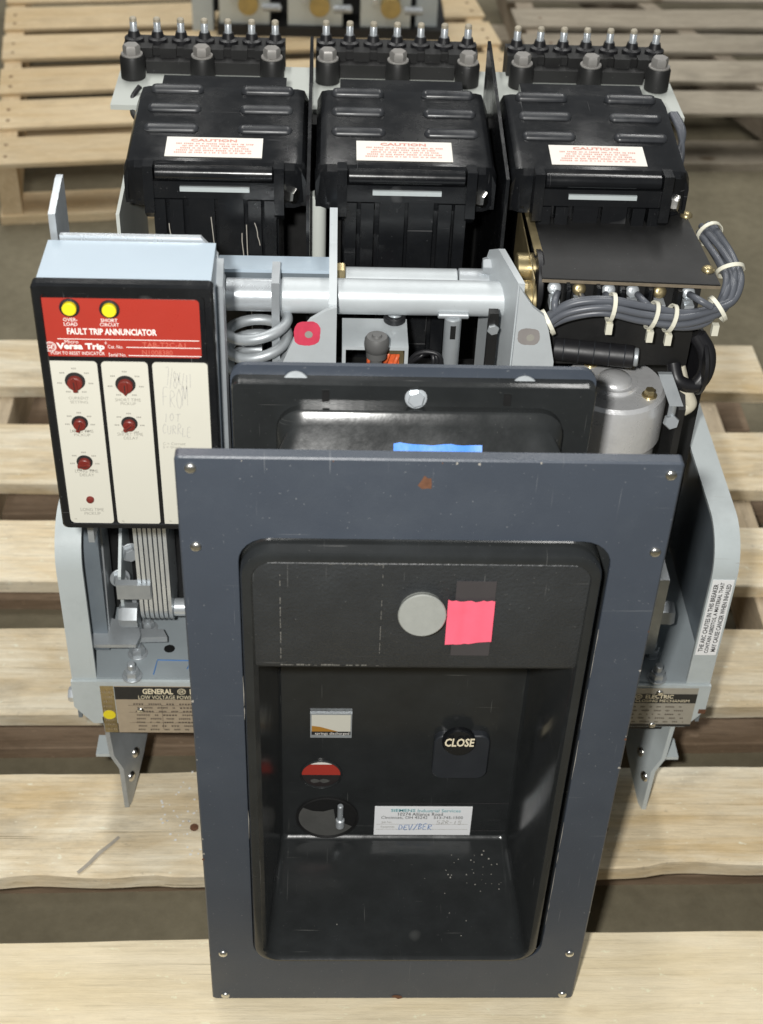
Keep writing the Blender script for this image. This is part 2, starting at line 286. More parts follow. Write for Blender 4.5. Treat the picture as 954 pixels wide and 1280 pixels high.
# ------------------------------------------------------------------ the setting
FLOOR = -.125
def floor_mat():
    m = bpy.data.materials.new('concrete'); m.use_nodes = True; nt = m.node_tree; b = nt.nodes['Principled BSDF']; L = nt.links.new
    tc = nd(nt, 'ShaderNodeTexCoord'); a = nd(nt, 'ShaderNodeTexNoise', Scale=3., Detail=9., Roughness=.7); L(tc.outputs['Object'], a.inputs['Vector'])
    c = nd(nt, 'ShaderNodeTexNoise', Scale=45., Detail=6., Roughness=.7); L(tc.outputs['Object'], c.inputs['Vector'])
    cr = nd(nt, 'ShaderNodeValToRGB'); cr.color_ramp.elements[0].position = .33; cr.color_ramp.elements[1].position = .7
    cr.color_ramp.elements[0].color = (.14, .122, .082, 1); cr.color_ramp.elements[1].color = (.27, .24, .165, 1)
    mx = nd(nt, 'ShaderNodeMath', operation='MULTIPLY_ADD'); L(c.outputs['Fac'], mx.inputs[0]); mx.inputs[1].default_value = .35
    sb = nd(nt, 'ShaderNodeMath', operation='MULTIPLY'); L(a.outputs['Fac'], sb.inputs[0]); sb.inputs[1].default_value = .65
    L(sb.outputs[0], mx.inputs[2]); L(mx.outputs[0], cr.inputs[0]); L(cr.outputs[0], b.inputs['Base Color']); b.inputs['Roughness'].default_value = .7; b.inputs['Specular IOR Level'].default_value = .15
    bp = nd(nt, 'ShaderNodeBump', Strength=.3, Distance=.002); L(c.outputs['Fac'], bp.inputs['Height']); L(bp.outputs[0], b.inputs['Normal'])
    return m
M['concrete'] = floor_mat()
bm = bmesh.new(); bm.faces.new([bm.verts.new(p) for p in ((-15, -6, FLOOR), (15, -6, FLOOR), (15, 25, FLOOR), (-15, 25, FLOOR))])
fl = mk('floor', bm, 'concrete'); fl['kind'] = 'structure'; fl['label'] = 'grey concrete warehouse floor'

def plank(name, xa, xb, yfa, yfb, yna, ynb, z0, z1, mat, parent, seed, jag=.0008, axis='x', chip=0.):
    """a sawn plank from end a to end b; far edge yf, near edge yn; slightly uneven edges"""
    rn = random.Random(seed); n = 70 if chip > .001 else 30; bm = bmesh.new(); loops = []; ph = [rn.random()*9 for _ in range(6)]
    def wob(t, k): return jag*(math.sin(t*17+ph[k])+.6*math.sin(t*41+ph[k+1])+.8*(rn.random()-.5))
    for i in range(n+1):
        t = i/n; x = xa+(xb-xa)*t; f = yfa+(yfb-yfa)*t+wob(t, 0); m_ = yna+(ynb-yna)*t+wob(t, 2)
        ch = chip*max(0, math.sin(t*23+ph[4])+.7*math.sin(t*57+ph[5])+.4*(rn.random()-.3)); zt = z1+.0006*math.sin(t*9+ph[4])
        m_ += ch; b = .0016
        l = [(m_-ch*.3, z0), (f, z0), (f, zt-b), (f-b, zt), (m_+b, zt), (m_-b*.1, zt-b)]
        loops.append([(x, y, z) if axis == 'x' else (y, x, z) for y, z in l])
    loft(bm, loops); return mk(name, bm, mat, parent, 0, ang=30)
def nail(p, parent, r=.0045): return lathe('nail', p, EZ, [(-.002, r), (.0006, r), (.001, r*.7)], 'rust', parent, 12)
def lin(pL, pR, x): t = (x-pL.x)/(pR.x-pL.x); return pL.y+(pR.y-pL.y)*t

# main pallet under the breaker
pal = thing('wood_pallet', (0, .5, FLOOR), 'wide-board wooden pallet lying under the black fronted circuit breaker', 'pallet', local=False)
LY = [(425, 483), (529, 604), (650, 727), (784, 893), (966, 1098), (1177, None)]
RYs = [(431, 490), (540, 612), (659, 733), (785, 884), (958, 1082), (1163, None)]
XA, XB = -.62, .60
for i, ((lf, ln), (rf, rn_)) in enumerate(zip(LY, RYs)):
    fL, fR = zp(40, lf, 0), zp(890, rf, 0); yfa, yfb = lin(fL, fR, XA), lin(fL, fR, XB)
    if ln: nL, nR = zp(40, ln, 0), zp(890, rn_, 0); yna, ynb = lin(nL, nR, XA), lin(nL, nR, XB)
    else: yna, ynb = yfa-.145, yfb-.145
    b_ = plank('deck_board', XA, XB, yfa, yfb, yna, ynb, -.019, 0, 'pine' if i == 5 else 'aged', pal, 10+i, jag=.0007, chip=.0042 if i == 4 else .0008)
    ym = ((yfa+yna)/2+(yfb+ynb)/2)/2
    for sx in (-.20, .235) if i == 4 else ():
        for dy in (-.03, .035) if i != 4 else (-.012,):
            nail((sx+random.uniform(-.008, .008), ym+dy+(.02 if i == 4 else 0)*0, .0003), pal)
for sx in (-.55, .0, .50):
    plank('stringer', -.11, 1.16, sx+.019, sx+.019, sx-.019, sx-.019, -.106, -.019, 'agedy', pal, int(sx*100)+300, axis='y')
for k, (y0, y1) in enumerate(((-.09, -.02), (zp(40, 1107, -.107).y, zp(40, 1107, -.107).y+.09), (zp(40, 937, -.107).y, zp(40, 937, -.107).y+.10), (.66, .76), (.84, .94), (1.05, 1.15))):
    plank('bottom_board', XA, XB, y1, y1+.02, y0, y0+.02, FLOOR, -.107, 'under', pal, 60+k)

rn = random.Random(4); pts = [zp(px, py, .0012) for px, py in ((97, 1091), (110, 1080), (124, 1066), (137, 1056), (149, 1046))]; bm = bmesh.new()
loft(bm, [[p+Vector((-.002*rn.uniform(.5, 1.2), .0012, 0)) for p in pts], [p+Vector((.002*rn.uniform(.5, 1.2), -.0012, 0)) for p in pts]], False, False, closed=False)
mk('pencil_stroke', bm, 'stroke', pal, 0)
bm = bmesh.new(); rn = random.Random(21)
for k in range(42):
    v = zp(rn.gauss(222, 16), rn.gauss(1025, 26), .0008); rr = rn.uniform(.0006, .0019); pts_ = [(v.x+rr*rn.uniform(.6, 1.2)*math.cos(q*1.05), v.y+rr*rn.uniform(.6, 1.2)*math.sin(q*1.05), .0012) for q in range(6)]
    bm.faces.new([bm.verts.new(p) for p in pts_])
fk = mk('paint_flecks', bm, 'fleck', pal, 0); fk['kind'] = 'stuff'
# pallet behind, tan boards
tp = thing('wood_pallet', (-.692, 1.722, 0), 'clean tan wooden pallet with narrow gaps behind the left arc chute', 'pallet', local=True)
tp.rotation_euler.z = math.radians(8.3)
for k, (a, b_) in enumerate(((0, .113), (.160, .286), (.323, .446), (.499, .627), (.666, .795), (.828, .936), (.974, 1.08))):
    plank('deck_board', 0, 1.085, b_, b_, a, a, -.009, 0, 'tanw', tp, 100+k, jag=.0005)
    for sx in (.022, .55, 1.06):
        for dy in (.03, .08): nail((sx, a+dy, .0003), tp, .0035)
for sx in (.022, .55, 1.06): plank('stringer', .004, 1.07, sx+.019, sx+.019, sx-.019, sx-.019, -.107, -.009, 'tany', tp, 130+int(sx*50), axis='y')
for k, (a, b_) in enumerate(((0, .095), (.30, .40), (.62, .72), (.94, 1.06))): plank('bottom_board', 0, 1.085, b_, b_, a, a, FLOOR, -.107, 'tanw', tp, 140+k)
# pallet behind, grey weathered boards
gp = thing('wood_pallet', (.36, 2.005, 0), 'grey weathered wooden pallet behind the right arc chute', 'pallet', local=True)
gp.rotation_euler.z = math.radians(3)
for k, (a, b_) in enumerate(((0, .112), (.160, .275), (.320, .425), (.470, .58), (.64, .75), (.80, .92))):
    plank('deck_board', (.02, .0, -.0, .0, .0, .0)[k]+.02, 1.0, b_, b_, a, a, -.009, 0, 'greyw', gp, 160+k, jag=.001)
    for sx in (.08, .9): nail((sx, a+.05, .0003), gp, .0035)
def skew_stringer(xa, ya, xb, yb, sd):
    bm = bmesh.new(); loft(bm, [[(xa-.02, ya, z), (xa+.02, ya, z), (xb+.02, yb, z), (xb-.02, yb, z)] for z in (-.107, -.009)]); mk('stringer', bm, 'greyy', gp, .002)
skew_stringer(.56, .006, .27, .91, 1); skew_stringer(.06, .006, .06, .91, 2); skew_stringer(.95, .006, .95, .91, 3)
for k, (a, b_) in enumerate(((-.01, .10), (.32, .42), (.66, .76))): plank('bottom_board', 0, 1.0, b_, b_, a, a, FLOOR, -.107, 'greyw', gp, 180+k)

# a second switchgear unit on the tan pallet
su = thing('switchgear_unit', (0, 2.42, 0), 'pale panelled switchgear unit with brass terminals standing on the tan pallet', 'switchgear')
box('base_plate', -.32, .185, 2.375, 2.62, 0, .022, 'matblack', su)
for a, b_ in ((-.376, -.33), (.118, .165)): box('post', a, b_, 2.40, 2.46, .0, .40, 'paint', su)
box('back_board', -.33, .12, 2.46, 2.48, .022, .40, 'matblack', su)
for a, b_ in ((-.315, -.205), (-.165, -.045), (-.005, .105)):
    box('contact_panel', a, b_, 2.388, 2.455, .0225, .36, 'grey_ins', su, .003)
    c = (a+b_)/2+.01
    cyl('brass_terminal', (c, 2.388, .075), (c, 2.355, .075), .022, 'brass', su); box('brass_bar', c-.014, c+.014, 2.365, 2.387, .075, .24, 'brass', su, .002)
    hexbolt('bolt', (c-.033, 2.388, .08), (0, -1, 0), .008, .006, 'zinc', su); hexbolt('bolt', (c+.03, 2.388, .12), (0, -1, 0), .008, .006, 'zinc', su)
    tube('spring', [(c+.03+.04*k/60, 2.368+.008*math.cos(k*1.05), .068+.008*math.sin(k*1.05)) for k in range(61)], .0018, 'zinc', su, seg=6, sub=1)

# ------------------------------------------------------------------ the circuit breaker
B = thing('circuit_breaker', (0, .30, 0), 'drawout power circuit breaker with dark blue-black front panel and three black arc chutes', 'circuit breaker')

# -- trim panel
H = .6416
n_ = 6
def ringx(pts, y): return [(x, y, z) for x, z in pts]
op = rrect(-.1300, .1318, .066, .5715, .022, n_)
ou = rrect(-.170, .170, .001, H, .003, n_)
bm = bmesh.new()
loft(bm, [ringx(rrect(-.168, .168, .003, H-.002, .004, n_), .011), ringx(ou, .0095), ringx(ou, .0012), ringx(rrect(-.1688, .1688, .0022, H-.0012, .003, n_), 0),
          ringx(rrect(-.1305, .1323, .0655, .572, .0225, n_), 0), ringx(op, .0006), ringx(op, .003), ringx(op, .004)], False, False)
trim = mk('trim_panel', bm, 'trim', B)
for p in ((238, 585), (839, 594), (245, 683), (819, 690), (279, 1192), (712, 1192), (282, 1244), (703, 1243)):
    v = yp(*p, 0); pan('screw', (v.x, 0, v.z), (0, -1, 0), .0042, 'chrome', trim)
def blot(name, y, px, py, rx, rz, mat, parent, seed=0, n=18, jag=.25):
    rn = random.Random(seed); v = yp(px, py, y); bm = bmesh.new()
    if jag < .2:
        n = 44; p1, p2, p3 = (rn.random()*6 for _ in range(3)); W2 = [(1+.03*math.sin(2*a+p1)+.012*math.sin(7*a+p2)+.012*math.sin(17*a+p3))/max(abs(math.cos(a))**3+abs(math.sin(a))**3, .3)**(1/3) for a in [2*math.pi*k/n for k in range(n)]]
        bm.faces.new([bm.verts.new((v.x+rx*.95*math.cos(2*math.pi*k/n)*W2[k], y, v.z+rz*.95*math.sin(2*math.pi*k/n)*W2[k])) for k in range(n)]); return mk(name, bm, mat, parent, 0)
    bm.faces.new([bm.verts.new((v.x+rx*math.cos(2*math.pi*k/n)*(1+jag*(rn.random()-.5)), y, v.z+rz*math.sin(2*math.pi*k/n)*(1+jag*(rn.random()-.5)))) for k in range(n)])
    return mk(name, bm, mat, parent, 0)
blot('rust_spot', -.0004, 533, 604, .0045, .006, 'rust', trim, 3, 9, .7); blot('rust_spot', -.0004, 497, 1246, .005, .003, 'rust', trim, 4, 9, .7)
rn = random.Random(31)
for k in range(26):
    sd_ = k % 4; t = rn.random()
    cx_, cz_ = ((-.1695+.001*rn.random(), .02+.6*t), (.1695-.001*rn.random(), .02+.6*t), (-.16+.32*t, H-.001-.002*rn.random()), (-.12+.24*t, .0655-.0015*rn.random()))[sd_]
    rr = rn.uniform(.0004, .0014); bm = bmesh.new(); bm.faces.new([bm.verts.new((cx_+rr*rn.uniform(.5, 1.3)*math.cos(q*.9), -.0003, cz_+rr*rn.uniform(.6, 1.8)*math.sin(q*.9))) for q in range(7)]); mk('paint_chip', bm, 'scratch' if k % 3 else 'rust', trim, 0)
for sx in (-1, 1): box('support_arm', .150*sx-.006, .150*sx+.006, .011, .236, .13, .15, 'zincdull', trim)

# -- moulded escutcheon with its deep recess
YF = -.012; X0, X1, Z0, Z1 = -.1286, .1252, .0785, .5685; YB = .124; FZ = .084
def L_(x0, x1, z0, z1, r, y): return ringx(rrect(x0, x1, z0, z1, r, n_), y)
bm = bmesh.new()
loft(bm, [L_(X0, X1, Z0, Z1, .022, .06), L_(X0, X1, Z0, Z1, .022, YF+.004), L_(X0+.0012, X1-.0012, Z0+.0012, Z1-.0012, .021, YF+.0012), L_(X0+.004, X1-.004, Z0+.003, Z1-.004, .019, YF),
          L_(X0+.0075, X1-.0075, Z0+.0045, Z1-.008, .016, YF), L_(X0+.011, X1-.010, FZ+.001, Z1-.012, .013, YF+.004), L_(-.109, .111, FZ, Z1-.02, .006, YB-.006), L_(-.1085, .1105, FZ+.0008, Z1-.021, .006, YB-.0028), L_(-.1065, .1085, FZ+.0035, Z1-.024, .005, YB)], False, True)
esc = mk('escutcheon', bm, 'black', B)
bm = bmesh.new(); fo, fi = rrect(-.150, .150, .050, .590, .02, n_), rrect(X0+.0003, X1-.0003, Z0+.0003, Z1-.0003, .022, n_)
loft(bm, [ringx(fi, .022), ringx(fo, .022), ringx(fo, .025), ringx(fi, .025)], False, False); mk('gap_shade_ring', bm, 'black', esc)  # added black ring, so the gap round the rim looks dark
rn = random.Random(3); bm = bmesh.new()
for xe, za, zb_, den in ((.1318, .12, .47, .85), (-.1300, .18, .50, .4)):
    z = za
    while z < zb_:
        l = rn.uniform(.01, .05)
        if rn.random() < den:
            t_ = rn.uniform(.0002, .0006); m_ = z+l*rn.uniform(.3, .7)
            loft(bm, [[(xe-1e-4, -.0003, zz), (xe+t, -.0003, zz)] for zz, t in ((z, .00005), (m_, t_), (z+l, .00005))], False, False, closed=False)
        z += l*rn.uniform(.8, 1.3)
we = mk('worn_edge', bm, 'scratch', trim); we['kind'] = 'stuff'
hz0 = yp(500, 836, YF+.004).z
bm = bmesh.new(); hx0, hx1 = X0+.0085, X1-.0085
prof = [(YF+.0035, hz0+.002), (YF+.002, hz0+.006), (YF+.001, Z1-.010), (YF+.003, Z1-.0075), (.11, Z1-.0075), (.11, hz0), (YF+.006, hz0)]
loft(bm, [[(x, p[0], p[1]) for p in prof] for x in (hx0, hx1)]); hood = mk('hood', bm, 'blackgrain', esc, .0012)
# side ridges of the rim
# marks of a removed label on the hood
hy = YF+.0012
rn = random.Random(5); rects = []
ax0, ax1, az0, az1 = RY(hy, 350, 704, 477, 831)
k = 0.
while k < 1:
    s_ = .01+.03*rn.random(); t0, t1 = k, min(1, k+s_)
    if rn.random() < .75: rects.append((ax0+(ax1-ax0)*t0, ax0+(ax1-ax0)*t1, az0, az0+.0004+.0012*rn.random()))
    if t0 > .45 and rn.random() < .6: rects.append((ax0+(ax1-ax0)*t0, ax0+(ax1-ax0)*t1, az1-.0005*rn.random()-.0003, az1))
    if rn.random() < .55: rects.append((ax0, ax0+.0004+.0004*rn.random(), az0+(az1-az0)*t0*.93, az0+(az1-az0)*t1*.93))
    if rn.random() < .55: rects.append((ax1-.0005, ax1, az0+(az1-az0)*t0, az0+(az1-az0)*t1))
    k += s_*1.15
quads('glue_outline', rects, (0, hy, 0), EX, EZ, 'glue', hood, .0008)
# trip button
v = yp(527, 760, hy); tilt = Vector((0, -1, .22)).normalized()
lathe('trip_button', Vector((v.x, hy+.002, v.z-.001)), tilt, [(0, .0155), (.008, .0155), (.0095, .0170), (.0115, .0172), (.0124, .0165), (.0122, .0002)], 'disc', esc, 36, ang=40)
# pink tape over clear tape
x0, x1, z0, z1 = RY(hy, 567, 726, 616, 818)
box('clear_tape', x0, x1, hy-.0012, hy-.0003, z0, z1, 'cleartape', esc, 0)
x0, x1, z0, z1 = RY(hy, 558, 748, 616, 798); bm = bmesh.new(); nn = 12
loft(bm, [[(x0+(x1-x0)*t/nn, hy-.0024-.0007*abs(math.sin(t/nn*8))-.0022*(s_ == 0)-.001*rn.random()*(s_ == 1), zz+(rn.uniform(-.0009, .0007)+.003*(t/nn-.5)*(1 if s_ == 0 else 0))) for t in range(nn+1)] for s_, zz in ((0, z0), (1, (z0+z1)/2), (2, z1))], False, False, closed=False)
mk('pink_tape', bm, 'pink', esc, 0)
# -- things on the recess back wall
yb = YB-.0002
x0, x1, z0, z1 = RY(yb, 388, 889, 440, 919)
box('indicator_window', x0, x1, yb-.003, yb, z0, z1, 'zincdull', esc, .0008)
quads('window_card', [(x0+.0012, x1-.0012, z0+.0085, z1-.0012)], (0, yb-.003, 0), EX, EZ, 'cream', esc)
quads('window_stripe', [(x0+.0012, x1-.0012, z0+.0045, z0+.0090)], (0, yb-.0033, 0), EX, EZ, 'ink', esc)
bm = bmesh.new(); pts = [(x0+.0014, z0+.009), (x0+.025, z0+.009), (x0+.016, z0+.0125), (x0+.009, z0+.0152), (x0+.0014, z0+.0165)]
bm.faces.new([bm.verts.new((a, yb-.0037, b_)) for a, b_ in pts]); mk('amber_flag', bm, 'amber', esc, 0)
text('lettering', 'springs discharged', ((x0+x1)/2+.001, yb-.0037, z0+.0065), EX, EZ, (x1-x0)*.82, .0042, 'whiteink', esc)
def ring(name, c, y, ro, ri, h, mat, parent): return lathe(name, (c.x, y, c.z), (0, -1, 0), [(0, ro), (h*.7, ro), (h, ro-.0008), (h, ri+.0006), (h*.6, ri), (-.001, ri)], mat, parent, 36)
c = yp(401.5, 967, yb); R1 = .0185
ring('indicator_bezel', c, yb, R1+.0012, R1-.0006, .0022, 'black', esc)
bm = bmesh.new(); bm.faces.new([bm.verts.new((c.x+R1*math.cos(a), yb-.0006, c.z+R1*math.sin(a))) for a in [math.pi*(-.02)+math.pi*1.04*k/20 for k in range(21)]]); mk('red_flag', bm, 'red', esc, 0)
bm = bmesh.new(); bm.faces.new([bm.verts.new((c.x+R1*math.cos(a), yb-.0005, c.z-.0008+R1*math.sin(a))) for a in [math.pi+math.pi*k/20 for k in range(21)]]); mk('dark_flag', bm, 'darkflag', esc, 0)
for dx in (-.006, .003): blot('painted_glint', yb-.0009, 401.5+dx*1300, 976, .0045, .0028, 'socket', esc, 6, 7, .6)  # grey blots paint the glints on the dark flag
bm = bmesh.new(); bm.faces.new([bm.verts.new((c.x+R1*.99*math.cos(a), yb-.0011, c.z+R1*.99*math.sin(a))) for a in [math.pi*.28+math.pi*.44*k/12 for k in range(13)]]); mk('white_flag', bm, 'label', esc, 0)
c = yp(409, 1021, yb)
lathe('charging_socket', (c.x, yb+.0, c.z), (0, -1, 0), [(0, .030), (.002, .030), (.0026, .029), (.0026, .0285), (.0004, .0278), (.0004, .0002)], 'darkhole', esc, 40)
bm = bmesh.new(); pts = [(c.x+.0272*math.cos(a), c.z+.0272*math.sin(a)) for a in [math.pi*(.82)+math.pi*1.02*k/24 for k in range(25)]]
pts += [(c.x+.008, c.z-.003), (c.x+.006, c.z+.013), (c.x-.004, c.z+.009), (c.x-.014, c.z+.010)]
bm.faces.new([bm.verts.new((a, yb-.0010, b_)) for a, b_ in pts]); mk('socket_plate', bm, 'socket', esc, 0)
cyl('socket_pin', (c.x+.0125, yb-.004, c.z-.010), (c.x+.0125, yb-.004, c.z+.022), .0028, 'zincdull', esc, 14)
cyl('socket_pin', (c.x+.0125, yb-.004, c.z-.010), (c.x+.0125, yb-.004, c.z+.002), .0042, 'zinc', esc, 14, .0012)
x0, x1, z0, z1 = RY(yb, 541, 913, 610, 966)
bm = bmesh.new(); loft(bm, [L_(x0, x1, z0, z1, .010, yb), L_(x0, x1, z0, z1, .010, yb-.006), L_(x0+.001, x1-.001, z0+.001, z1-.001, .009, yb-.007)])
cp = mk('close_button_plate', bm, 'platebl', esc)
c = yp(573.5, 926, yb-.008)
lathe('close_button', (c.x, yb-.0065, c.z), (0, -1, .12), [(0, .0152), (.004, .0152), (.0055, .0140), (.006, .0002)], 'phenolic', esc, 32)
text('lettering', 'CLOSE', (c.x+.0003, yb-.0136, c.z+.0042), EX, Vector((0, .12, 1)), .0270, .0098, 'creamink', esc, bold=.028, shear=.12)
x0, x1, z0, z1 = RY(yb, 468, 1008, 589, 1043)
st = box('service_sticker', x0, x1, yb-.0006, yb, z0, z1, 'sticker', esc, 0)
def rel(a, b_): return (x0+(x1-x0)*a, yb-.0007, z0+(z1-z0)*b_)
W_, H_ = x1-x0, z1-z0
text('lettering', 'SIEMENS', rel(.29, .885), EX, EZ, W_*.25, H_*.10, 'teal', esc, bold=.01)
text('lettering', 'Industrial Services', rel(.66, .88), EX, EZ, W_*.44, H_*.11, 'teal', esc)
text('lettering', '10274 Alliance Road', rel(.47, .755), EX, EZ, W_*.46, H_*.11, 'ink', esc)
text('lettering', 'Cincinnati, OH 45242    513-745-1500', rel(.49, .63), EX, EZ, W_*.84, H_*.11, 'ink', esc)
text('lettering', 'Job No.', rel(.13, .46), EX, EZ, W_*.11, H_*.09, 'inkgrey', esc); text('lettering', 'Equipment', rel(.14, .30), EX, EZ, W_*.14, H_*.09, 'inkgrey', esc)
quads('ruled_line', [(x0+.02*W_/1, x1-.003, z0+H_*.39, z0+H_*.40), (x0+.02*W_, x1-.003, z0+H_*.21, z0+H_*.22)], (0, yb-.0006, 0), EX, EZ, 'inkgrey', esc)
hand = ((x0+W_*.25, x0+W_*.60, z0+H_*.20, z0+H_*.38), (x0+W_*.64, x0+W_*.9, z0+H_*.42, z0+H_*.54))
x0, x1, z0, z1 = RY(yb, 470, 1004, 634, 1038)
quads('tape_ghost', [(x0, x1, z1, z1+.0006), (x0+.07, x1, z0, z0+.0006)], (0, yb, 0), EX, EZ, 'cleartape', esc)
# grit on the recess floor
rn = random.Random(11); bm = bmesh.new()
for k in range(46):
    if k < 36: px, py = rn.gauss(590, 22), rn.gauss(1088, 24)
    else: px, py = rn.uniform(370, 640), rn.uniform(1060, 1190)
    if py < 1058 or px > 632: continue
    v = zp(px, py, FZ); s_ = rn.uniform(.0004, .0011); add_lathe(bm, (v.x, v.y, FZ), EZ, [(0, s_), (s_*.8, s_*.5)], 5)
gr = mk('grit', bm, 'scratch', esc); gr['kind'] = 'stuff'
# -- top of the moulding behind the trim: stepped bulge, plate, tape
YP = .095
x0, x1, z0, z1 = -.1385, .1235, .46, yp(520, 459, YP).z
bm = bmesh.new(); loft(bm, [L_(x0, x1, z0, z1, .012, YP+.004), L_(x0, x1, z0, z1, .012, YP)]); plate = mk('mounting_plate', bm, 'trim', B, .0008)
YS = .084
a0, a1, _, zt = RY(YS, 313, 485, 735, 700)
a1 = .1228; a0 = -.1375; zt = yp(520, 482, YS).z
bm = bmesh.new(); loft(bm, [L_(a0, a1, .465, zt, .006, YP), L_(a0, a1, .465, zt, .006, YS+.002), L_(a0+.001, a1-.001, .466, zt-.001, .006, YS)]); band = mk('moulding_band', bm, 'black', B)
c0, c1, zt2 = yp(345, 511, YS-.004).x, yp(707, 516, YS-.004).x, yp(520, 512, YS-.004).z
bm = bmesh.new(); loft(bm, [L_(c0, c1, .468, zt2, .020, YS), L_(c0, c1, .468, zt2, .020, YS-.006), L_(c0+.001, c1-.001, .469, zt2-.0015, .020, YS-.008), L_(c0+.003, c1-.003, .470, zt2-.010, .020, YS-.011), L_(X0+.004, X1-.004, .472, .574, .020, .040), L_(X0+.004, X1-.004, .474, .560, .020, .03)])
bulge = mk('moulding_bulge', bm, 'black', B)
v = yp(520, 497, YS); hexbolt('bolt', (v.x, YS, v.z), (0, -1, .25), .0062, .004, 'zinc', band, .008)
for p in ((407, 495), (634, 500)): v = yp(*p, YS); box('notch', v.x-.0025, v.x+.0025, YS-.0015, YS+.001, v.z-.004, v.z+.005, 'darkhole', band, .0008)
for p in ((370, 475), (655, 481)):
    v = yp(*p, YP); bm = bmesh.new(); add_lathe(bm, (v.x, YP-.0034, v.z-.001), (0, -1, .35), [(0, .0098), (.0015, .0098), (.002, .0092), (.002, .0036), (.0008, .0032), (.0008, .0002)], 28); mk('plain_washer', bm, 'zincdull', plate)
# blue tape on the bulge slope
def slope_z(y): t = (y-.040)/(YS-.011-.040); return .574+t*(zt2-.010-.574)
t0, t1 = yp(493, 545, .060).x, yp(605, 545, .060).x
bm = bmesh.new(); N2 = 14
loft(bm, [[(t0+(t1-t0)*k/N2, y+(rn.uniform(-.0009, .0009)-.0012*(k/N2-.5) if i == 0 else 0), slope_z(y)+.0016+.0006*math.sin(k*.9+i)) for k in range(N2+1)] for i, y in enumerate((.0645, .052, .042))], False, False, closed=False)
mk('blue_tape', bm, 'bluetape', bulge, 0)

# -- annunciator (trip programmer)
YA = .10
ax0 = (yp(35, 357, YA).x+yp(80, 660, YA).x)/2; ax1 = yp(266, 356, YA).x; az1 = yp(150, 357, YA).z; az0 = yp(150, 662, YA).z
bm = bmesh.new(); loft(bm, [L_(ax0, ax1, az0, az1, .004, YA+.009), L_(ax0, ax1, az0, az1, .004, YA+.002), L_(ax0+.0015, ax1-.0015, az0+.0015, az1-.0015, .004, YA), L_(ax0+.006, ax1-.006, az0+.005, az1-.0075, .004, YA), L_(ax0+.007, ax1-.0068, az0+.006, az1-.0085, .004, YA+.0015)], True, True)
ann = mk('trip_annunciator', bm, 'phenolic', B)
bz = zp(150, 300, az1).y
box('case', ax0+.003, ax1-.002, YA+.0095, bz, az0+.004, az1-.001, 'white', ann, .002)
YF_ = YA+.0010
def facepanel(name, tl, br, mat, r=.003):
    a, b_ = yp(*tl, YF_), yp(*br, YF_); bm = bmesh.new(); loft(bm, [L_(a.x, b_.x, b_.z, a.z, r, YF_+.001), L_(a.x, b_.x, b_.z, a.z, r, YF_)]); return mk(name, bm, mat, ann, 0)
facepanel('red_face', (46.5, 372), (252.5, 448), 'red'); 
facepanel('cream_face', (57, 451), (143, 654), 'cream'); facepanel('cream_face', (126, 452), (201, 655), 'cream'); facepanel('cream_face', (190, 453), (270, 658), 'cream')
T = lambda s, *r, mat='whiteink', **k: textY('lettering', s, YF_, *r, mat, ann, **k)
for p in ((87, 384), (137, 386)):
    v = yp(*p, YF_); lathe('button_ring', (v.x, YF_, v.z), (0, -1, 0), [(0, .0070), (.0015, .0070), (.0018, .006), (.0006, .0058), (.0006, .0001)], 'ink', ann, 28)
    lathe('fault_button', (v.x, YF_-.0002, v.z), (0, -1, 0), [(0, .0050), (.003, .0050), (.0036, .0044), (.0037, .0001)], 'yellow', ann, 28)
T('OVER-', 79, 397, 97, 401.3, bold=.008); T('LOAD', 80, 402.5, 97, 407, bold=.008); T('SHORT', 126, 398, 147, 402.3, bold=.008); T('CIRCUIT', 125, 403.5, 149, 407.6, bold=.008)
T('FAULT TRIP ANNUNCIATOR', 84, 410.5, 196, 418.5, bold=.03)
def rule(pa, pb, mat, t=.0005):
    a, b_ = yp(*pa, YF_), yp(*pb, YF_); quads('ruled_line', [(min(a.x, b_.x), max(a.x, b_.x), (a.z+b_.z)/2-t/2, (a.z+b_.z)/2+t/2)], (0, YF_, 0), EX, EZ, mat, ann)
rule((72, 423), (249, 426), 'whiteink', .0006); rule((158, 433.5), (251, 435.5), 'whiteink', .0006); rule((161, 443.5), (252, 446), 'whiteink', .0006)
T('Micro', 81, 424.5, 98, 429); T('Versa Trip', 71, 428.5, 131, 438.5, bold=.045); T('R', 131.5, 427, 134, 430)
def ge_logo(c, y, r, mat, parent, n=(0, -1, 0)):
    bm = bmesh.new()
    for ro, ri in ((r, r*.86), (r*.74, r*.66)):
        for k in range(32):
            a, b_ = 2*math.pi*k/32, 2*math.pi*(k+1)/32
            bm.faces.new([bm.verts.new((c.x+R_*math.cos(t), y-.0004, c.z+R_*math.sin(t))) for R_, t in ((ro, a), (ro, b_), (ri, b_), (ri, a))])
    mk('emblem', bm, mat, parent, 0); text('emblem_letters', 'GE', (c.x, y, c.z), EX, EZ, r*1.05, r*.75, mat, parent, shear=.25, bold=.02)
ge_logo(yp(63, 433, YF_), YF_, .0042, 'whiteink', ann)
T('PUSH TO RESET INDICATOR', 64, 439, 131, 443.2); T('Cat. No.', 135, 431, 154, 435.2); T('Serial No.', 136, 441, 158, 445.2)
T('TAB-T2C-A1', 178, 428, 232, 434, mat='redengrave'); T('N1008380', 178, 437.5, 216, 443.5, mat='redengrave')
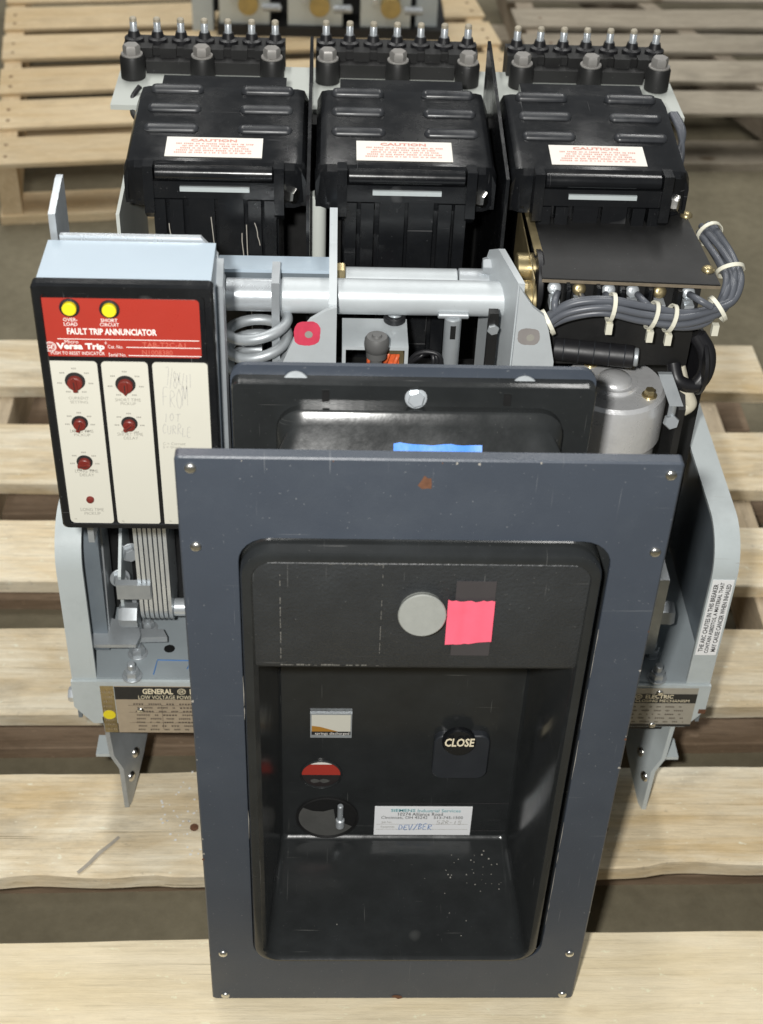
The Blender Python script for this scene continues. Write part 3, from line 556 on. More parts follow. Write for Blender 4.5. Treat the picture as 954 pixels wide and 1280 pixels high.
STK = {'7': [[(0, 1), (1, 1), (.4, 0)]], '/': [[(0, -.1), (1, 1.1)]], '8': [[(.5, .5), (.1, .75), (.5, 1), (.9, .75), (.5, .5), (0, .22), (.5, 0), (1, .22), (.5, .5)]], 'X': [[(0, .75), (.9, 0)], [(.9, .8), (0, 0)]],
       '1': [[(.5, 1), (.45, 0)]], 'F': [[(.1, 0), (.15, 1), (1, 1.05)], [(.12, .5), (.75, .55)]], 'R': [[(.1, 0), (.15, 1), (.7, .98), (.85, .72), (.2, .5), (1, 0)]], 'O': [[(.5, 1), (.08, .6), (.25, .1), (.75, .05), (.95, .5), (.5, 1)]],
       'M': [[(0, 0), (.15, 1), (.5, .35), (.85, 1), (1, 0)]], '0': [[(.5, 1), (.1, .5), (.5, 0), (.9, .5), (.5, 1)]], 'T': [[(.5, 1), (.5, 0)], [(0, .95), (1, 1.02)]], 'C': [[(.95, .85), (.5, 1), (.08, .5), (.4, 0), (.95, .12)]],
       'U': [[(.05, 1), (.1, .15), (.5, 0), (.85, .2), (.9, 1)]], 'L': [[(.15, 1), (.1, 0), (.9, .05)]], 'E': [[(.9, 1), (.15, .95), (.1, 0), (.95, .02)], [(.12, .5), (.7, .52)]], 'D': [[(.1, 0), (.15, 1), (.85, .7), (.8, .25), (.1, 0)]],
       'V': [[(0, 1), (.45, 0), (1, 1.05)]], 'B': [[(.1, 0), (.15, 1), (.75, .8), (.2, .52), (.9, .25), (.1, 0)]], '5': [[(.9, 1), (.2, 1), (.15, .55), (.8, .5), (.75, .05), (.05, .05)]], '2': [[(.05, .8), (.5, 1), (.85, .7), (.05, 0), (1, .02)]], '-': [[(.1, .5), (.9, .5)]]}
def handwriting(s, y, x0, x1, z0, z1, mat, parent, t=.00025, seed=1, slope=-.10):
    rn = random.Random(seed); bm = bmesh.new(); cw = (x1-x0)/len(s)
    for i, ch in enumerate(s):
        jx, jz, sc = rn.uniform(-.08, .08), rn.uniform(-.12, .12), rn.uniform(.85, 1.1)
        for line in STK[ch]:
            ps = smooth_pts([Vector((x0+cw*(i+.08+(u+jx+.18*w_)*.78), 0, z0+(z1-z0)*((w_+jz)*sc)+slope*cw*i+0)) for u, w_ in line], 4)
            for a, b_ in zip(ps, ps[1:]):
                d = b_-a
                if d.length < 1e-6: continue
                n2 = Vector((-d.z, 0, d.x)).normalized()*t*rn.uniform(.6, 1.1)
                bm.faces.new([bm.verts.new((p.x, y-.0004, p.z)) for p in (a-n2, b_-n2, b_+n2, a+n2)])
    return mk('handwriting', bm, mat, parent, 0)
def HW(s, px0, py0, px1, py1, mat='pencil', **k):
    x0, x1, z0, z1 = RY(YF_, px0, py0, px1, py1); return handwriting(s, YF_, x0, x1, z0+.002, z1, mat, ann, seed=px0)
def knob(px, py, r, ang, half=False):
    v = yp(px, py, YF_)
    lathe('dial_recess', (v.x, YF_, v.z), (0, -1, 0), [(0, r*1.25), (.0006, r*1.25), (.0006, .0001)], 'ink', ann, 28)
    k = lathe('dial', (v.x, YF_-.0006, v.z-r*.12), (0, -1, 0), [(0, r*.95), (.003, r*.92), (.0034, r*.80), (.0034, .0001)], 'knob', ann, 24, ang=20)
    ca, sa = math.cos(ang), math.sin(ang); u = Vector((ca, 0, sa)); vv = Vector((-sa, 0, ca)); c = Vector((v.x, YF_-.0042, v.z-r*.12))
    bm = bmesh.new(); pts = [c+u*r*1.02*a+vv*r*.36*b_ for a, b_ in ((-.95, -.7), (.45, -1), (1, 0), (.45, 1), (-.95, .7))]
    loft(bm, [pts, [p+Vector((0, -.0016, 0)) for p in pts]]); mk('dial_pointer', bm, 'knob', ann, .0003)
    quads('pointer_slot', [(-r*.6, r*.6, -.0003, .0003)], c+Vector((0, -.0016, 0)), u, vv, 'ink', ann)
    rects = []
    for q in range(7):
        a = math.radians(-60+50*q); rr = r*1.95; xx, zz = rr*math.cos(a), rr*math.sin(a)*.95
        for j in range(3): rects.append((xx-.0016+j*.0012, xx-.0016+j*.0012+.0008, zz-.0006, zz+.0007))
    quads('scale_marks', rects, (v.x, YF_, v.z), EX, EZ, 'inkgrey', ann)
knob(94, 476, .0058, math.radians(95)); knob(157, 480, .0058, math.radians(-90)); knob(100, 528, .0048, math.radians(70)); knob(162, 529, .0048, math.radians(40)); knob(106, 577, .0048, math.radians(5))
v = yp(113, 624, YF_); lathe('pickup_lamp', (v.x, YF_, v.z), (0, -1, 0), [(0, .003), (.0012, .003), (.0024, .0022), (.003, .0003)], 'knob', ann, 20)
for s, r in (('CURRENT', (86, 495.5, 111, 499)), ('SETTING', (88, 500.5, 110, 504)), ('SHORT TIME', (144, 497.5, 176, 501.5)), ('PICKUP', (151, 502.5, 170, 506)),
             ('LONG TIME', (88, 536.5, 117, 540.5)), ('PICKUP', (93, 541.5, 113, 545)), ('SHORT TIME', (147, 540.5, 179, 544.5)), ('DELAY', (155, 545.5, 173, 549)),
             ('LONG TIME', (94, 586.5, 123, 590.5)), ('DELAY', (100, 591.5, 118, 595)), ('LONG TIME', (101, 634.5, 130, 638.5)), ('PICKUP', (106, 639.5, 126, 643))):
    T(s, *r, mat='inkgrey')
handwriting('DEV/BER', yb-.0007, *hand[0], 'blueink', esc, .00035, 3, 0); handwriting('52R-15', yb-.0007, *hand[1], 'inkgrey', esc, .0003, 4, 0)
HW('7/8X/11', 207, 462, 240, 485, mat='pencil', shear=.2); HW('FROM', 202, 485, 236, 510, mat='pencil', shear=.2); HW('10T', 204, 515, 226, 529, mat='pencil', shear=.2); HW('CURRLE', 203, 531, 239, 545, mat='pencil', shear=.2)
T('C = Current', 204, 552.5, 232, 556, mat='inkgrey'); T('S = Short', 204, 557, 226, 560, mat='inkgrey')
for p in ((95, 648), (154, 651), (213, 651)): T('%', p[0]-1.5, p[1]-1, p[0]+2, p[1]+1, mat='inkgrey')
# bracket behind the annunciator
bk = bz+.002
bx0, bx1 = yp(75, 300, bk).x, yp(272, 300, bk).x; tz = yp(160, 292, bk+.004).z
prism('annunciator_bracket', [(bx0, .46), (bx1, .46), (bx1, tz-.014), (bx1-.012, tz), (bx0, tz)], 'y', bk, bk+.004, 'zinc', B, .0008)
prism('bracket_side_plate', [(YA+.035, .30), (bk-.0005, .30), (bk-.0005, tz-.016), (YA+.045, tz-.028)], 'x', bx1-.003, bx1+.004, 'zincdull', B, .0008)
lx = yp(68, 290, bk).x
tzz = yp(80, 222, bk+.045).z
prism('bracket_tab', [(bk+.0045, .42), (bk+.05, .42), (bk+.05, tzz), (bk+.043, tzz), (bk+.0045, tz+.014)], 'x', lx-.004, lx+.001, 'zincdull', B, .0008)

# -- painted frame: side wings, base tray, apron, feet
YW = .235; XW = .316
def arc(cy, cz, r, a0, a1, n=8): return [(cy+r*math.cos(math.radians(a0+(a1-a0)*k/n)), cz+r*math.sin(math.radians(a0+(a1-a0)*k/n))) for k in range(n+1)]
ZT = .372; rc = .045
outer = [(YW, .186)]+arc(YW+rc, ZT-rc, rc, 180, 90)+[(.56, ZT)]
inner = [(.56, ZT-.004)]+arc(YW+rc, ZT-rc, rc-.004, 90, 180)+[(YW+.004, .186)]
for s_ in (-1, 1):
    xs = sorted((s_*(XW-.024), s_*XW)); wing = prism('side_wing_flange', outer+inner, 'x', xs[0], xs[1], 'paint', B, .0012)
    pl = [(YW+.0045, .126)]+[(a, b_) for a, b_ in arc(YW+rc, ZT-rc, rc-.0045, 180, 90)]+[(.56, ZT-.0045), (.56, .126)]
    xs = sorted((s_*(XW-.004), s_*(XW-.0002))); prism('side_wing', pl, 'x', xs[0], xs[1], 'darktone', B, .0006)  # inside darker than its flange: shade put into the colour
    # side gusset with a sloping edge, seen through the wing
    xs = sorted((s_*(XW-.052), s_*(XW-.049)))
    prism('gusset', [(.30, .19), (.42, .19), (.42, .36), (.385, .36), (.315, .245)] if s_ > 0 else [(.275, .19), (.40, .19), (.40, .36), (.335, .36), (.27, .29)], 'x', xs[0], xs[1], 'paint', B, .0006)
tray = box('base_tray', -XW+.0045, XW-.0045, YW+.001, .56, .184, .188, 'tray', B, .0008)
apr = prism('apron', [(-XW-.001, .150), (-XW+.016, .126), (XW-.016, .126), (XW+.001, .150), (XW+.001, .1855), (-XW-.001, .1855)], 'y', YW-.003, YW+.0008, 'paint', B, .0012)
box('under_apron_shade', -XW+.03, XW-.03, YW+.01, YW+.06, .108, .126, 'matblack', B)  # black bar stands in for the shade beneath the apron
for x_ in (-.17, .17): box('base_foot_rail', x_-.012, x_+.012, YW+.02, .54, .001, .184, 'matblack', B)
# nameplates
def nameplate(px0, py0, px1, py1, mat, w_full=None, right_side=False):
    y = YW-.0034; a0, a1, b0, b1 = RY(y, px0, py0, px1, py1)
    if w_full: a1 = a0+w_full
    return box('nameplate', a0, a1, y-.0006, y+.0002, b0, b1, mat, apr, 0), a0, a1, b0, b1, y-.0006
npl, a0, a1, b0, b1, y = nameplate(146, 858, 250, 915, 'tan', .17)
h_ = b1-b0
quads('nameplate_header', [(a0, a1, b1-h_*.27, b1)], (0, y, 0), EX, EZ, 'ink', apr, .0003)
text('lettering', 'GENERAL', (a0+.0425, y-.0003, b1-h_*.09), EX, EZ, .030, h_*.115, 'creamink', apr, bold=.03); ge_logo(Vector((a0+.066, 0, b1-h_*.09)), y-.0003, .0042, 'creamink', apr)
text('lettering', 'ELECTRIC', (a0+.090, y-.0003, b1-h_*.09), EX, EZ, .032, h_*.115, 'creamink', apr, bold=.03)
text('lettering', 'LOW VOLTAGE POWER CIRCUIT BREAKER', (a0+.073, y-.0003, b1-h_*.215), EX, EZ, .10, h_*.08, 'creamink', apr)
quads('small_print', [(r[0], r[1], r[2], r[3]) for r in word_rows(.15, h_*.64, 8, 21, .42, .03, .03, .03)], (a0+.012, y, b0+.002), EX, EZ, 'brownink', apr)
quads('ruled_line', [(a0+.012, a1-.004, b0+h_*q, b0+h_*q+.0004) for q in (.22, .45, .6)]+[(a0+q, a0+q+.0004, b0+h_*.08, b0+h_*.62) for q in (.045, .075, .11)], (0, y, 0), EX, EZ, 'brownink', apr)
g0, g1, gb0, gb1 = RY(YW-.0034, 127, 856, 145, 914)
box('rating_tag', g0+.001, a0-.0008, y, y+.0008, b0, b1, 'gold', apr, 0); quads('small_print', [(r[0], r[1], r[2], r[3]) for r in word_rows(a0-g0-.003, h_*.9, 9, 8, .5, .05, .1, .1)], (g0+.002, y, b0+.002), EX, EZ, 'tan', apr)
v = yp(137, 893, y); lathe('yellow_dot', (v.x, y-.0002, v.z), (0, -1, 0), [(0, .0062), (.0005, .0062), (.0006, .0001)], 'yellow', apr, 24)
v = yp(176, 888, y); pan('screw', (v.x, y, v.z), (0, -1, 0), .004, 'chrome', apr)
npr, a0, a1, b0, b1, y = nameplate(760, 860, 868, 907, 'plate_silver'); a0 = a1-.125; h_ = b1-b0
quads('nameplate_header', [(a0, a1, b1-h_*.38, b1-h_*.14), (a0, a1, b0+h_*.0, b0+h_*.06)], (0, y, 0), EX, EZ, 'ink', apr, .0003)
box('nameplate', a0-.0002, a0+.06, y-.0001, y+.0007, b0, b1, 'plate_silver', apr, 0)
text('lettering', 'GENERAL', (a1-.079, y-.0003, b1-h_*.20), EX, EZ, .026, h_*.10, 'creamink', apr, bold=.02); ge_logo(Vector((a1-.059, 0, b1-h_*.20)), y-.0003, .0035, 'creamink', apr)
text('lettering', 'ELECTRIC', (a1-.038, y-.0003, b1-h_*.20), EX, EZ, .028, h_*.10, 'creamink', apr, bold=.02); text('lettering', 'ELECTRICAL CLOSING MECHANISM', (a1-.050, y-.0003, b1-h_*.31), EX, EZ, .086, h_*.07, 'creamink', apr)
quads('small_print', word_rows(.09, h_*.5, 5, 33, .36, .03, .05, .05), (a1-.095, y, b0+.004), EX, EZ, 'brownink', apr)
for p in ((825, 866), (815, 906)): v = yp(*p, y); pan('screw', (v.x, y, v.z), (0, -1, 0), .0038, 'chrome', apr)
# bolt heads through the apron sides
hexbolt('side_bolt', (-XW-.001, YW+.018, .146), (-1, 0, 0), .008, .007, 'zinc', apr, .011)
v = yp(880, 905, YW-.003); box('rust_chip', XW-.006, XW+.0014, YW-.0034, YW+.004, .146, .152, 'rust', apr, .0005)
# feet
def foot(s_):
    # stations from the top down: z, x, front y, back y
    st_ = [(.135, .286, .232, .300), (.105, .285, .232, .302), (.080, .283, .229, .300), (.062, .2745, .227, .295), (.035, .274, .2265, .272), (.006, .2735, .2262, .240), (0.001, .2735, .2262, .2345)]
    bm = bmesh.new(); loft(bm, [[(s_*x, yf, z), (s_*(x+.0045), yf, z), (s_*(x+.0045-.30*(b_-yf)), b_, z), (s_*(x-.30*(b_-yf)), b_, z)] for z, x, yf, b_ in st_]); f = mk('foot_bracket', bm, 'zincdull' if s_ < 0 else 'paint', B, .0006)
    for pt, xf in (((168, 940) if s_ < 0 else (803, 940), .284), ((163, 970) if s_ < 0 else (807, 970), .2745)):
        d = ray(*pt); nrm = Vector((-s_, -.30, 0)).normalized()
        for _ in range(3):
            q0 = Vector((s_*xf, .229, 0)); v = CAM+d*((q0-CAM).dot(nrm)/d.dot(nrm)); xf = .2745 if v.z < .06 else .284 if v.z > .085 else .2745+(v.z-.06)*.38
        v = v+nrm*.0005
        pan('screw', v, nrm, .0062, 'chrome', f, .004)
    xs = sorted((s_*.2835, s_*.303)); box('foot_tab', xs[0], xs[1], .236, .262, .0705, .0745, 'paint', f, .0008)
foot(-1); foot(1)
# asbestos sticker on the right wing front
Yk = YW-.0006
cpt = [yp(*p, YW) for p in ((892, 704), (921, 704), (903, 818), (874, 818))]
sx0, sx1 = XW-.0225, XW-.002; sz1 = (cpt[0].z+cpt[1].z)/2; sz0 = (cpt[2].z+cpt[3].z)/2
wst = box('warning_sticker', sx0, sx1, YW-.0008, YW-.0002, sz0, min(sz1, ZT-rc-.001), 'sticker', B, 0); sz1 = min(sz1, ZT-rc-.001)
for k, s in enumerate(('THE ARC CHUTES IN THIS BREAKER', 'CONTAIN ASBESTOS, A MATERIAL THAT', 'MAY CAUSE CANCER WHEN INHALED')):
    text('lettering', s, (sx0+(sx1-sx0)*(.2+.3*k), YW-.0008, (sz0+sz1)/2), EZ, -EX, (sz1-sz0)*(.94 if k == 1 else .90), .0046, 'ink', wst, bold=.02)

# -- hardware on the left of the tray: laminated pack, bolts, paddle lever
zt_ = .188
lam_x0, lam_x1 = yp(172, 720, .265).x, yp(214, 720, .265).x; nl = 7
for k in range(nl):
    xx = lam_x0+(lam_x1-lam_x0)*k/nl; t_ = (lam_x1-lam_x0)/nl*.72
    prism('lamination', [(.262, .255)]+arc(.290, .255, .028, 190, 350, 10)+[(.318, .255), (.318, .39), (.262, .39)], 'x', xx, xx+t_, 'zinc', B, .0004)
zc = .240; yc = .266
box('shade_backing', lam_x0-.07, lam_x1+.03, .335, .338, .189, .45, 'matblack', B)  # black sheet added to deepen the shadow behind the pack
hexbolt('pivot_bolt', (lam_x0-.004, yc+.004, zc), (-1, 0, 0), .0125, .018, 'zincdull', B)
cyl('pivot_spacer', (lam_x1-.001, yc+.012, zc+.004), (lam_x1+.014, yc+.012, zc+.004), .009, 'zinc', B)
prism('link_plate', [(.258, .20), (.29, .20), (.30, .39), (.262, .39), (.262, .30)], 'x', lam_x1+.0145, lam_x1+.018, 'paint', B)
prism('link_plate', [(.268, .215), (.31, .215), (.315, .33), (.290, .39), (.282, .39), (.284, .32)], 'x', lam_x0-.036, lam_x0-.033, 'zincdull', B)
prism('link_plate', [(.262, .20), (.268, .20), (.278, .33), (.30, .39), (.29, .39), (.266, .33)], 'x', lam_x0-.060, lam_x0-.034, 'darktone', B)
box('link_block', lam_x0-.020, lam_x0+.012, .258, .266, .272, .290, 'zincdull', B)
pz = .222
for (px, py, yy) in ((163, 690, .300), (150, 722, .296)): v = yp(px, py, yy); hexbolt('link_bolt', v, (.3, -1, .2), .0075, .007, 'zincdull', B, .010)
pts = [zp(*p, pz) for p in ((112, 806), (112, 776), (132, 770), (174, 783), (176, 794), (170, 806))]
prism('paddle_lever', [(p.x, p.y) for p in pts], 'z', pz-.004, pz, 'zincdull', B, .0006)
pts = [zp(*p, .214) for p in ((172, 797), (172, 786), (204, 786), (209, 796))]
prism('lever_tail', [(p.x, p.y) for p in pts], 'z', .207, .214, 'zincdull', B, .0008)
v = zp(170, 770, .225); prism('lever_post', [(v.x-.003, .19), (v.x+.003, .19), (v.x+.002, .25), (v.x-.002, .25)], 'y', v.y, v.y+.012, 'zinc', B)
def stud(p, r=.0078, washer=.0098):
    v = zp(*p, .188+.006); o = Vector((v.x, v.y, .188)); hexbolt('tray_nut', o, EZ, r, .008, 'zincdull', tray, washer); cyl('tray_stud', o+EZ*.008, o+EZ*.018, r*.52, 'zincdull', tray, 14)
stud((172, 812)); stud((165, 840)); stud((822, 842), .008); stud((815, 812), .008); stud((185, 780), .007)
v = zp(212, 811, .188); lathe('tray_hole', (v.x, v.y, .1881), EZ, [(0, .0055), (.0002, .0055), (.0002, .0001)], 'darkhole', tray, 18)
pa = [zp(*p, .1884) for p in ((192, 843), (197, 825), (240, 826), (234, 836))]
tube('pen_mark', [p+EZ*.0001 for p in (pa[0], pa[0]+(pa[1]-pa[0])*.5, pa[1], pa[1]+(pa[2]-pa[1])*.5, pa[2], pa[3])], .0006, 'blueink', tray, seg=5, sub=1)
hexbolt('pivot_bolt', (.262, .275, .245), (1, 0, 0), .0135, .014, 'zincdull', B)
box('link_block', .235, .262, .262, .30, .20, .30, 'zincdull', B)

# -- inside works
box('shade_fill_lower', -.125, .10, .17, .36, .19, .40, 'matblack', B)  # added dark block, fills the inside so it looks shaded
box('shade_fill_upper', -.130, .09, .13, .36, .401, .485, 'matblack', B)  # upper part of the added dark filling
box('inner_shield', .155, .285, .36, .53, .19, .50, 'matblack', B)
box('rear_base', -.235, .225, .545, .575, .189, .628, 'matblack', B)
YSH = .29
sh = yp(500, 370, YSH); SR = .0150
s0, s1 = yp(283, 373, YSH), yp(620, 368, YSH); shz = (s0.z+s1.z)/2
cyl('shaft', (s0.x, YSH, shz), (yp(352, 372, YSH).x, YSH, shz), SR*.92, 'zinc', B, 32)
cyl('shaft', (yp(352.5, 372, YSH).x, YSH, shz), (s1.x+.02, YSH, shz), SR, 'palezinc', B, 32)
cyl('shaft_collar', (s0.x-.008, YSH, shz), (s0.x-.0005, YSH, shz), SR*1.1, 'zincdull', B, 32)
yb2 = YSH+.035; r0 = yp(420, 343, yb2); r1_ = yp(615, 346, yb2)
cyl('rear_rod', (r0.x, yb2, r0.z-.006), (r1_.x-.030, yb2, r0.z-.006), .012, 'palezinc', B, 24); cyl('rear_rod_end', (r1_.x-.029, yb2, r0.z-.006), (r1_.x+.02, yb2, r0.z-.006), .0125, 'zinc', B, 24)
YH = YSH+.018; hb0, hb1 = yp(272, 336, YH), yp(412, 338, YH); hbk = zp(340, 320, hb0.z).y
box('hex_bar', hb0.x, hb1.x, YH, hbk, hb0.z-.003, hb0.z, 'white', B, .0008); box('hex_bar_dark_front', hb0.x+.001, hb1.x-.0005, YH+.003, hbk-.003, hb0.z-.016, hb0.z-.0031, 'darktone', B, .001)  # bright top, dark front: the bar's shading put into its colours
# left bracket
YBk = .245
f0, f1 = yp(352, 455, YBk).x, yp(420, 455, YBk).x
def bz_(py, px=385): return yp(px, py, YBk).z
fz = [(f0-.002, .40), (f0+.0005, bz_(455)), (f0+.010, bz_(425)), (f0+.024, bz_(400)), (f1-.008, bz_(388)), (f1, bz_(384)), (f1, .40)]
lb = prism('bearing_bracket', fz, 'y', YBk, YBk+.0045, 'palezinc', B, .001)
prism('bearing_web', [(YBk+.0046, .40), (YSH+.05, .40), (YSH+.05, bz_(330)), (YSH+.025, yp(415, 307, YSH+.02).z), (YSH+.012, yp(415, 307, YSH+.02).z), (YBk+.02, bz_(375)), (YBk+.0046, bz_(384))], 'x', f1-.0065, f1, 'palezinc', lb, .001)
def torus_blot(px, py, rx, rz, mat, parent, y, seed):
    o = blot('paint_spot', y, px, py, rx, rz, mat, parent, seed, 26, .13); v = yp(px+2, py+1, y); lathe('bracket_hole', (v.x, y-.0001, v.z), (0, -1, 0), [(0, .0033), (.0003, .0033), (.0003, .0001)], 'inkgrey', parent, 16)
torus_blot(384, 417, .0115, .0120, 'pinkpaint', lb, YBk-.0004, 2)
hexbolt('bracket_nut', (f1+.0002, YSH+.026, hb0.z-.006), (1, 0, 0), .0085, .007, 'gold', lb)
u0 = yp(340, 400, YSH-.02).x
prism('lever_plate', [(YSH-.03, .42), (YSH-.015, .42), (YSH+.02, shz+.018), (YSH+.01, shz+.026), (YSH-.022, shz+.024)], 'x', u0, u0+.0065, 'zincdull', B, .001)
# right bracket
g0, g1 = yp(640, 455, YBk).x, yp(692, 458, YBk).x
fz = [(g0, .40), (g0, bz_(360, 645)), (g0+.012, bz_(384, 655)), (g0+.022, bz_(395, 670)), (g1-.008, bz_(412, 680)), (g1-.0005, bz_(452, 690)), (g1+.003, .40)]
rb = prism('bearing_bracket', fz, 'y', YBk, YBk+.0045, 'palezinc', B, .001)
YE = YSH+.045; xb_ = yp(604, 330, YE).x
pf = [(YBk+.0046, .40), (YE, .40), (YE, yp(604, 335, YE).z), (YE-.012, yp(607, 312, YE-.012).z), (YSH+.012, yp(628, 311, YSH+.012).z), (YBk+.0046, bz_(358, 642))]
bm = bmesh.new(); loft(bm, [[(g0+(y-YBk)/(YE-YBk)*(xb_-g0)+o_, y, z) for y, z in pf] for o_ in (0, .0055)]); mk('bearing_web', bm, 'palezinc', rb, .001)
torus_blot(661, 421, .0095, .0085, 'greypaint', rb, YBk-.0004, 9)
hexbolt('bracket_nut', (g0+.62*(xb_-g0), YSH+.03, yp(603, 332, YSH+.03).z), (-1, 0, 0), .0075, .010, 'zinc', rb)
cyl('bushing', (g0+.006, YSH+.03, yp(655, 335, YSH+.03).z), (g0+.026, YSH+.03, yp(655, 335, YSH+.03).z), .013, 'gold', rb); cyl('bushing', (g0+.006, YSH, shz), (g0+.02, YSH, shz), .016, 'gold', rb)
box('dark_link', g0-.022, g0-.014, YBk+.005, YBk+.013, .45, bz_(396, 605), 'matblack', B, .001)
hexbolt('link_screw', (g0-.018, YBk+.005, bz_(415, 606)), (0, -1, 0), .005, .003, 'zincdull', B)
# coiled tube
c = yp(322, 420, .27); pts = []
for k in range(47):
    a = k*.42+1.5; pts.append((c.x+.025*math.cos(a), .275+.022*math.sin(a), c.z-.034+.0011*k+.003*math.sin(a*1.1)))
tube('coiled_tube', pts, .0047, 'zincdull', B, seg=10, sub=2)
# solenoid box, bumper, winding
YBx = .26
x0, x1 = yp(428, 430, YBx).x, yp(511, 430, YBx).x; zb1 = yp(470, 434, YBx).z
bm = bmesh.new(); t_ = .003; by1 = YBx+.045
for a in ((x0, x1, YBx, by1, zb1-t_, zb1), (x0, x0+t_, YBx, by1, .486, zb1-t_-.0002), (x1-t_, x1, YBx, by1, .486, zb1-t_-.0002)): add_box(bm, *a)
sol = mk('solenoid_box', bm, 'palezinc', B, .0008)
v = yp(471, 430, YBx-.012); lathe('rubber_bumper', (v.x, YBx-.012, v.z-.012), EZ, [(-.03, .005), (0, .005), (0, .0085), (.006, .0085), (.007, .0098), (.012, .0105), (.017, .0100), (.0195, .0085), (.0195, .0045), (.0212, .0035), (.0214, .0003)], 'bumper', sol, 24, ang=45)
v = yp(490, 452, YBx+.004)
for k in range(4): tube('winding', [(v.x-.017+.007*k+.003*math.cos(a*.7), YBx+.006+.004*math.cos(a), v.z+.004+.006*math.sin(a)-.004*(k % 2)) for a in [j*.5 for j in range(14)]], .0018, 'orange', sol, seg=6, sub=1)
box('winding_core', v.x-.020, v.x+.010, YBx+.008, YBx+.03, .487, v.z+.006, 'orange', sol, .003); box('gold_clip', v.x-.022, x1-.004, YBx+.002, YBx+.005, v.z+.009, v.z+.0125, 'gold', sol, .0005); box('gold_clip', x1-.007, x1-.0035, YBx+.002, YBx+.02, .486, v.z+.009, 'gold', sol, .0005)
v = zp(493, 398, zb1); cyl('box_grommet', (v.x, v.y-.004, zb1), (v.x, v.y-.004, zb1+.006), .0095, 'rubber', sol); cyl('grommet_screw', (v.x, v.y-.004, zb1+.006), (v.x, v.y-.004, zb1+.009), .0065, 'zinc', sol)
v = yp(564, 430, .275); cyl('link_rod', (v.x, .275, .44), (v.x, .275, yp(564, 396, .275).z), .0072, 'zincdull', B); cyl('link_pin', (v.x-.013, .275, yp(564, 394, .275).z), (v.x+.013, .275, yp(564, 394, .275).z), .003, 'zincdull', B)
box('rod_slot', v.x-.0022, v.x+.0022, .2672, .269, yp(564, 418, .275).z, yp(564, 402, .275).z, 'darkhole', B, .0005)
for k in range(3):
    v = yp(512, 450, .265); tube('lead_wire', [(v.x-.004, .268, v.z-.012+.002*k), (v.x+.004+.003*k, .266, v.z+.004), (v.x+.016, .264+.004*k, v.z+.009-.002*k), (v.x+.026-.003*k, .262, v.z+.003), (v.x+.026-.004*k, .262, v.z-.03)], .0021, 'rubber', B, 8)
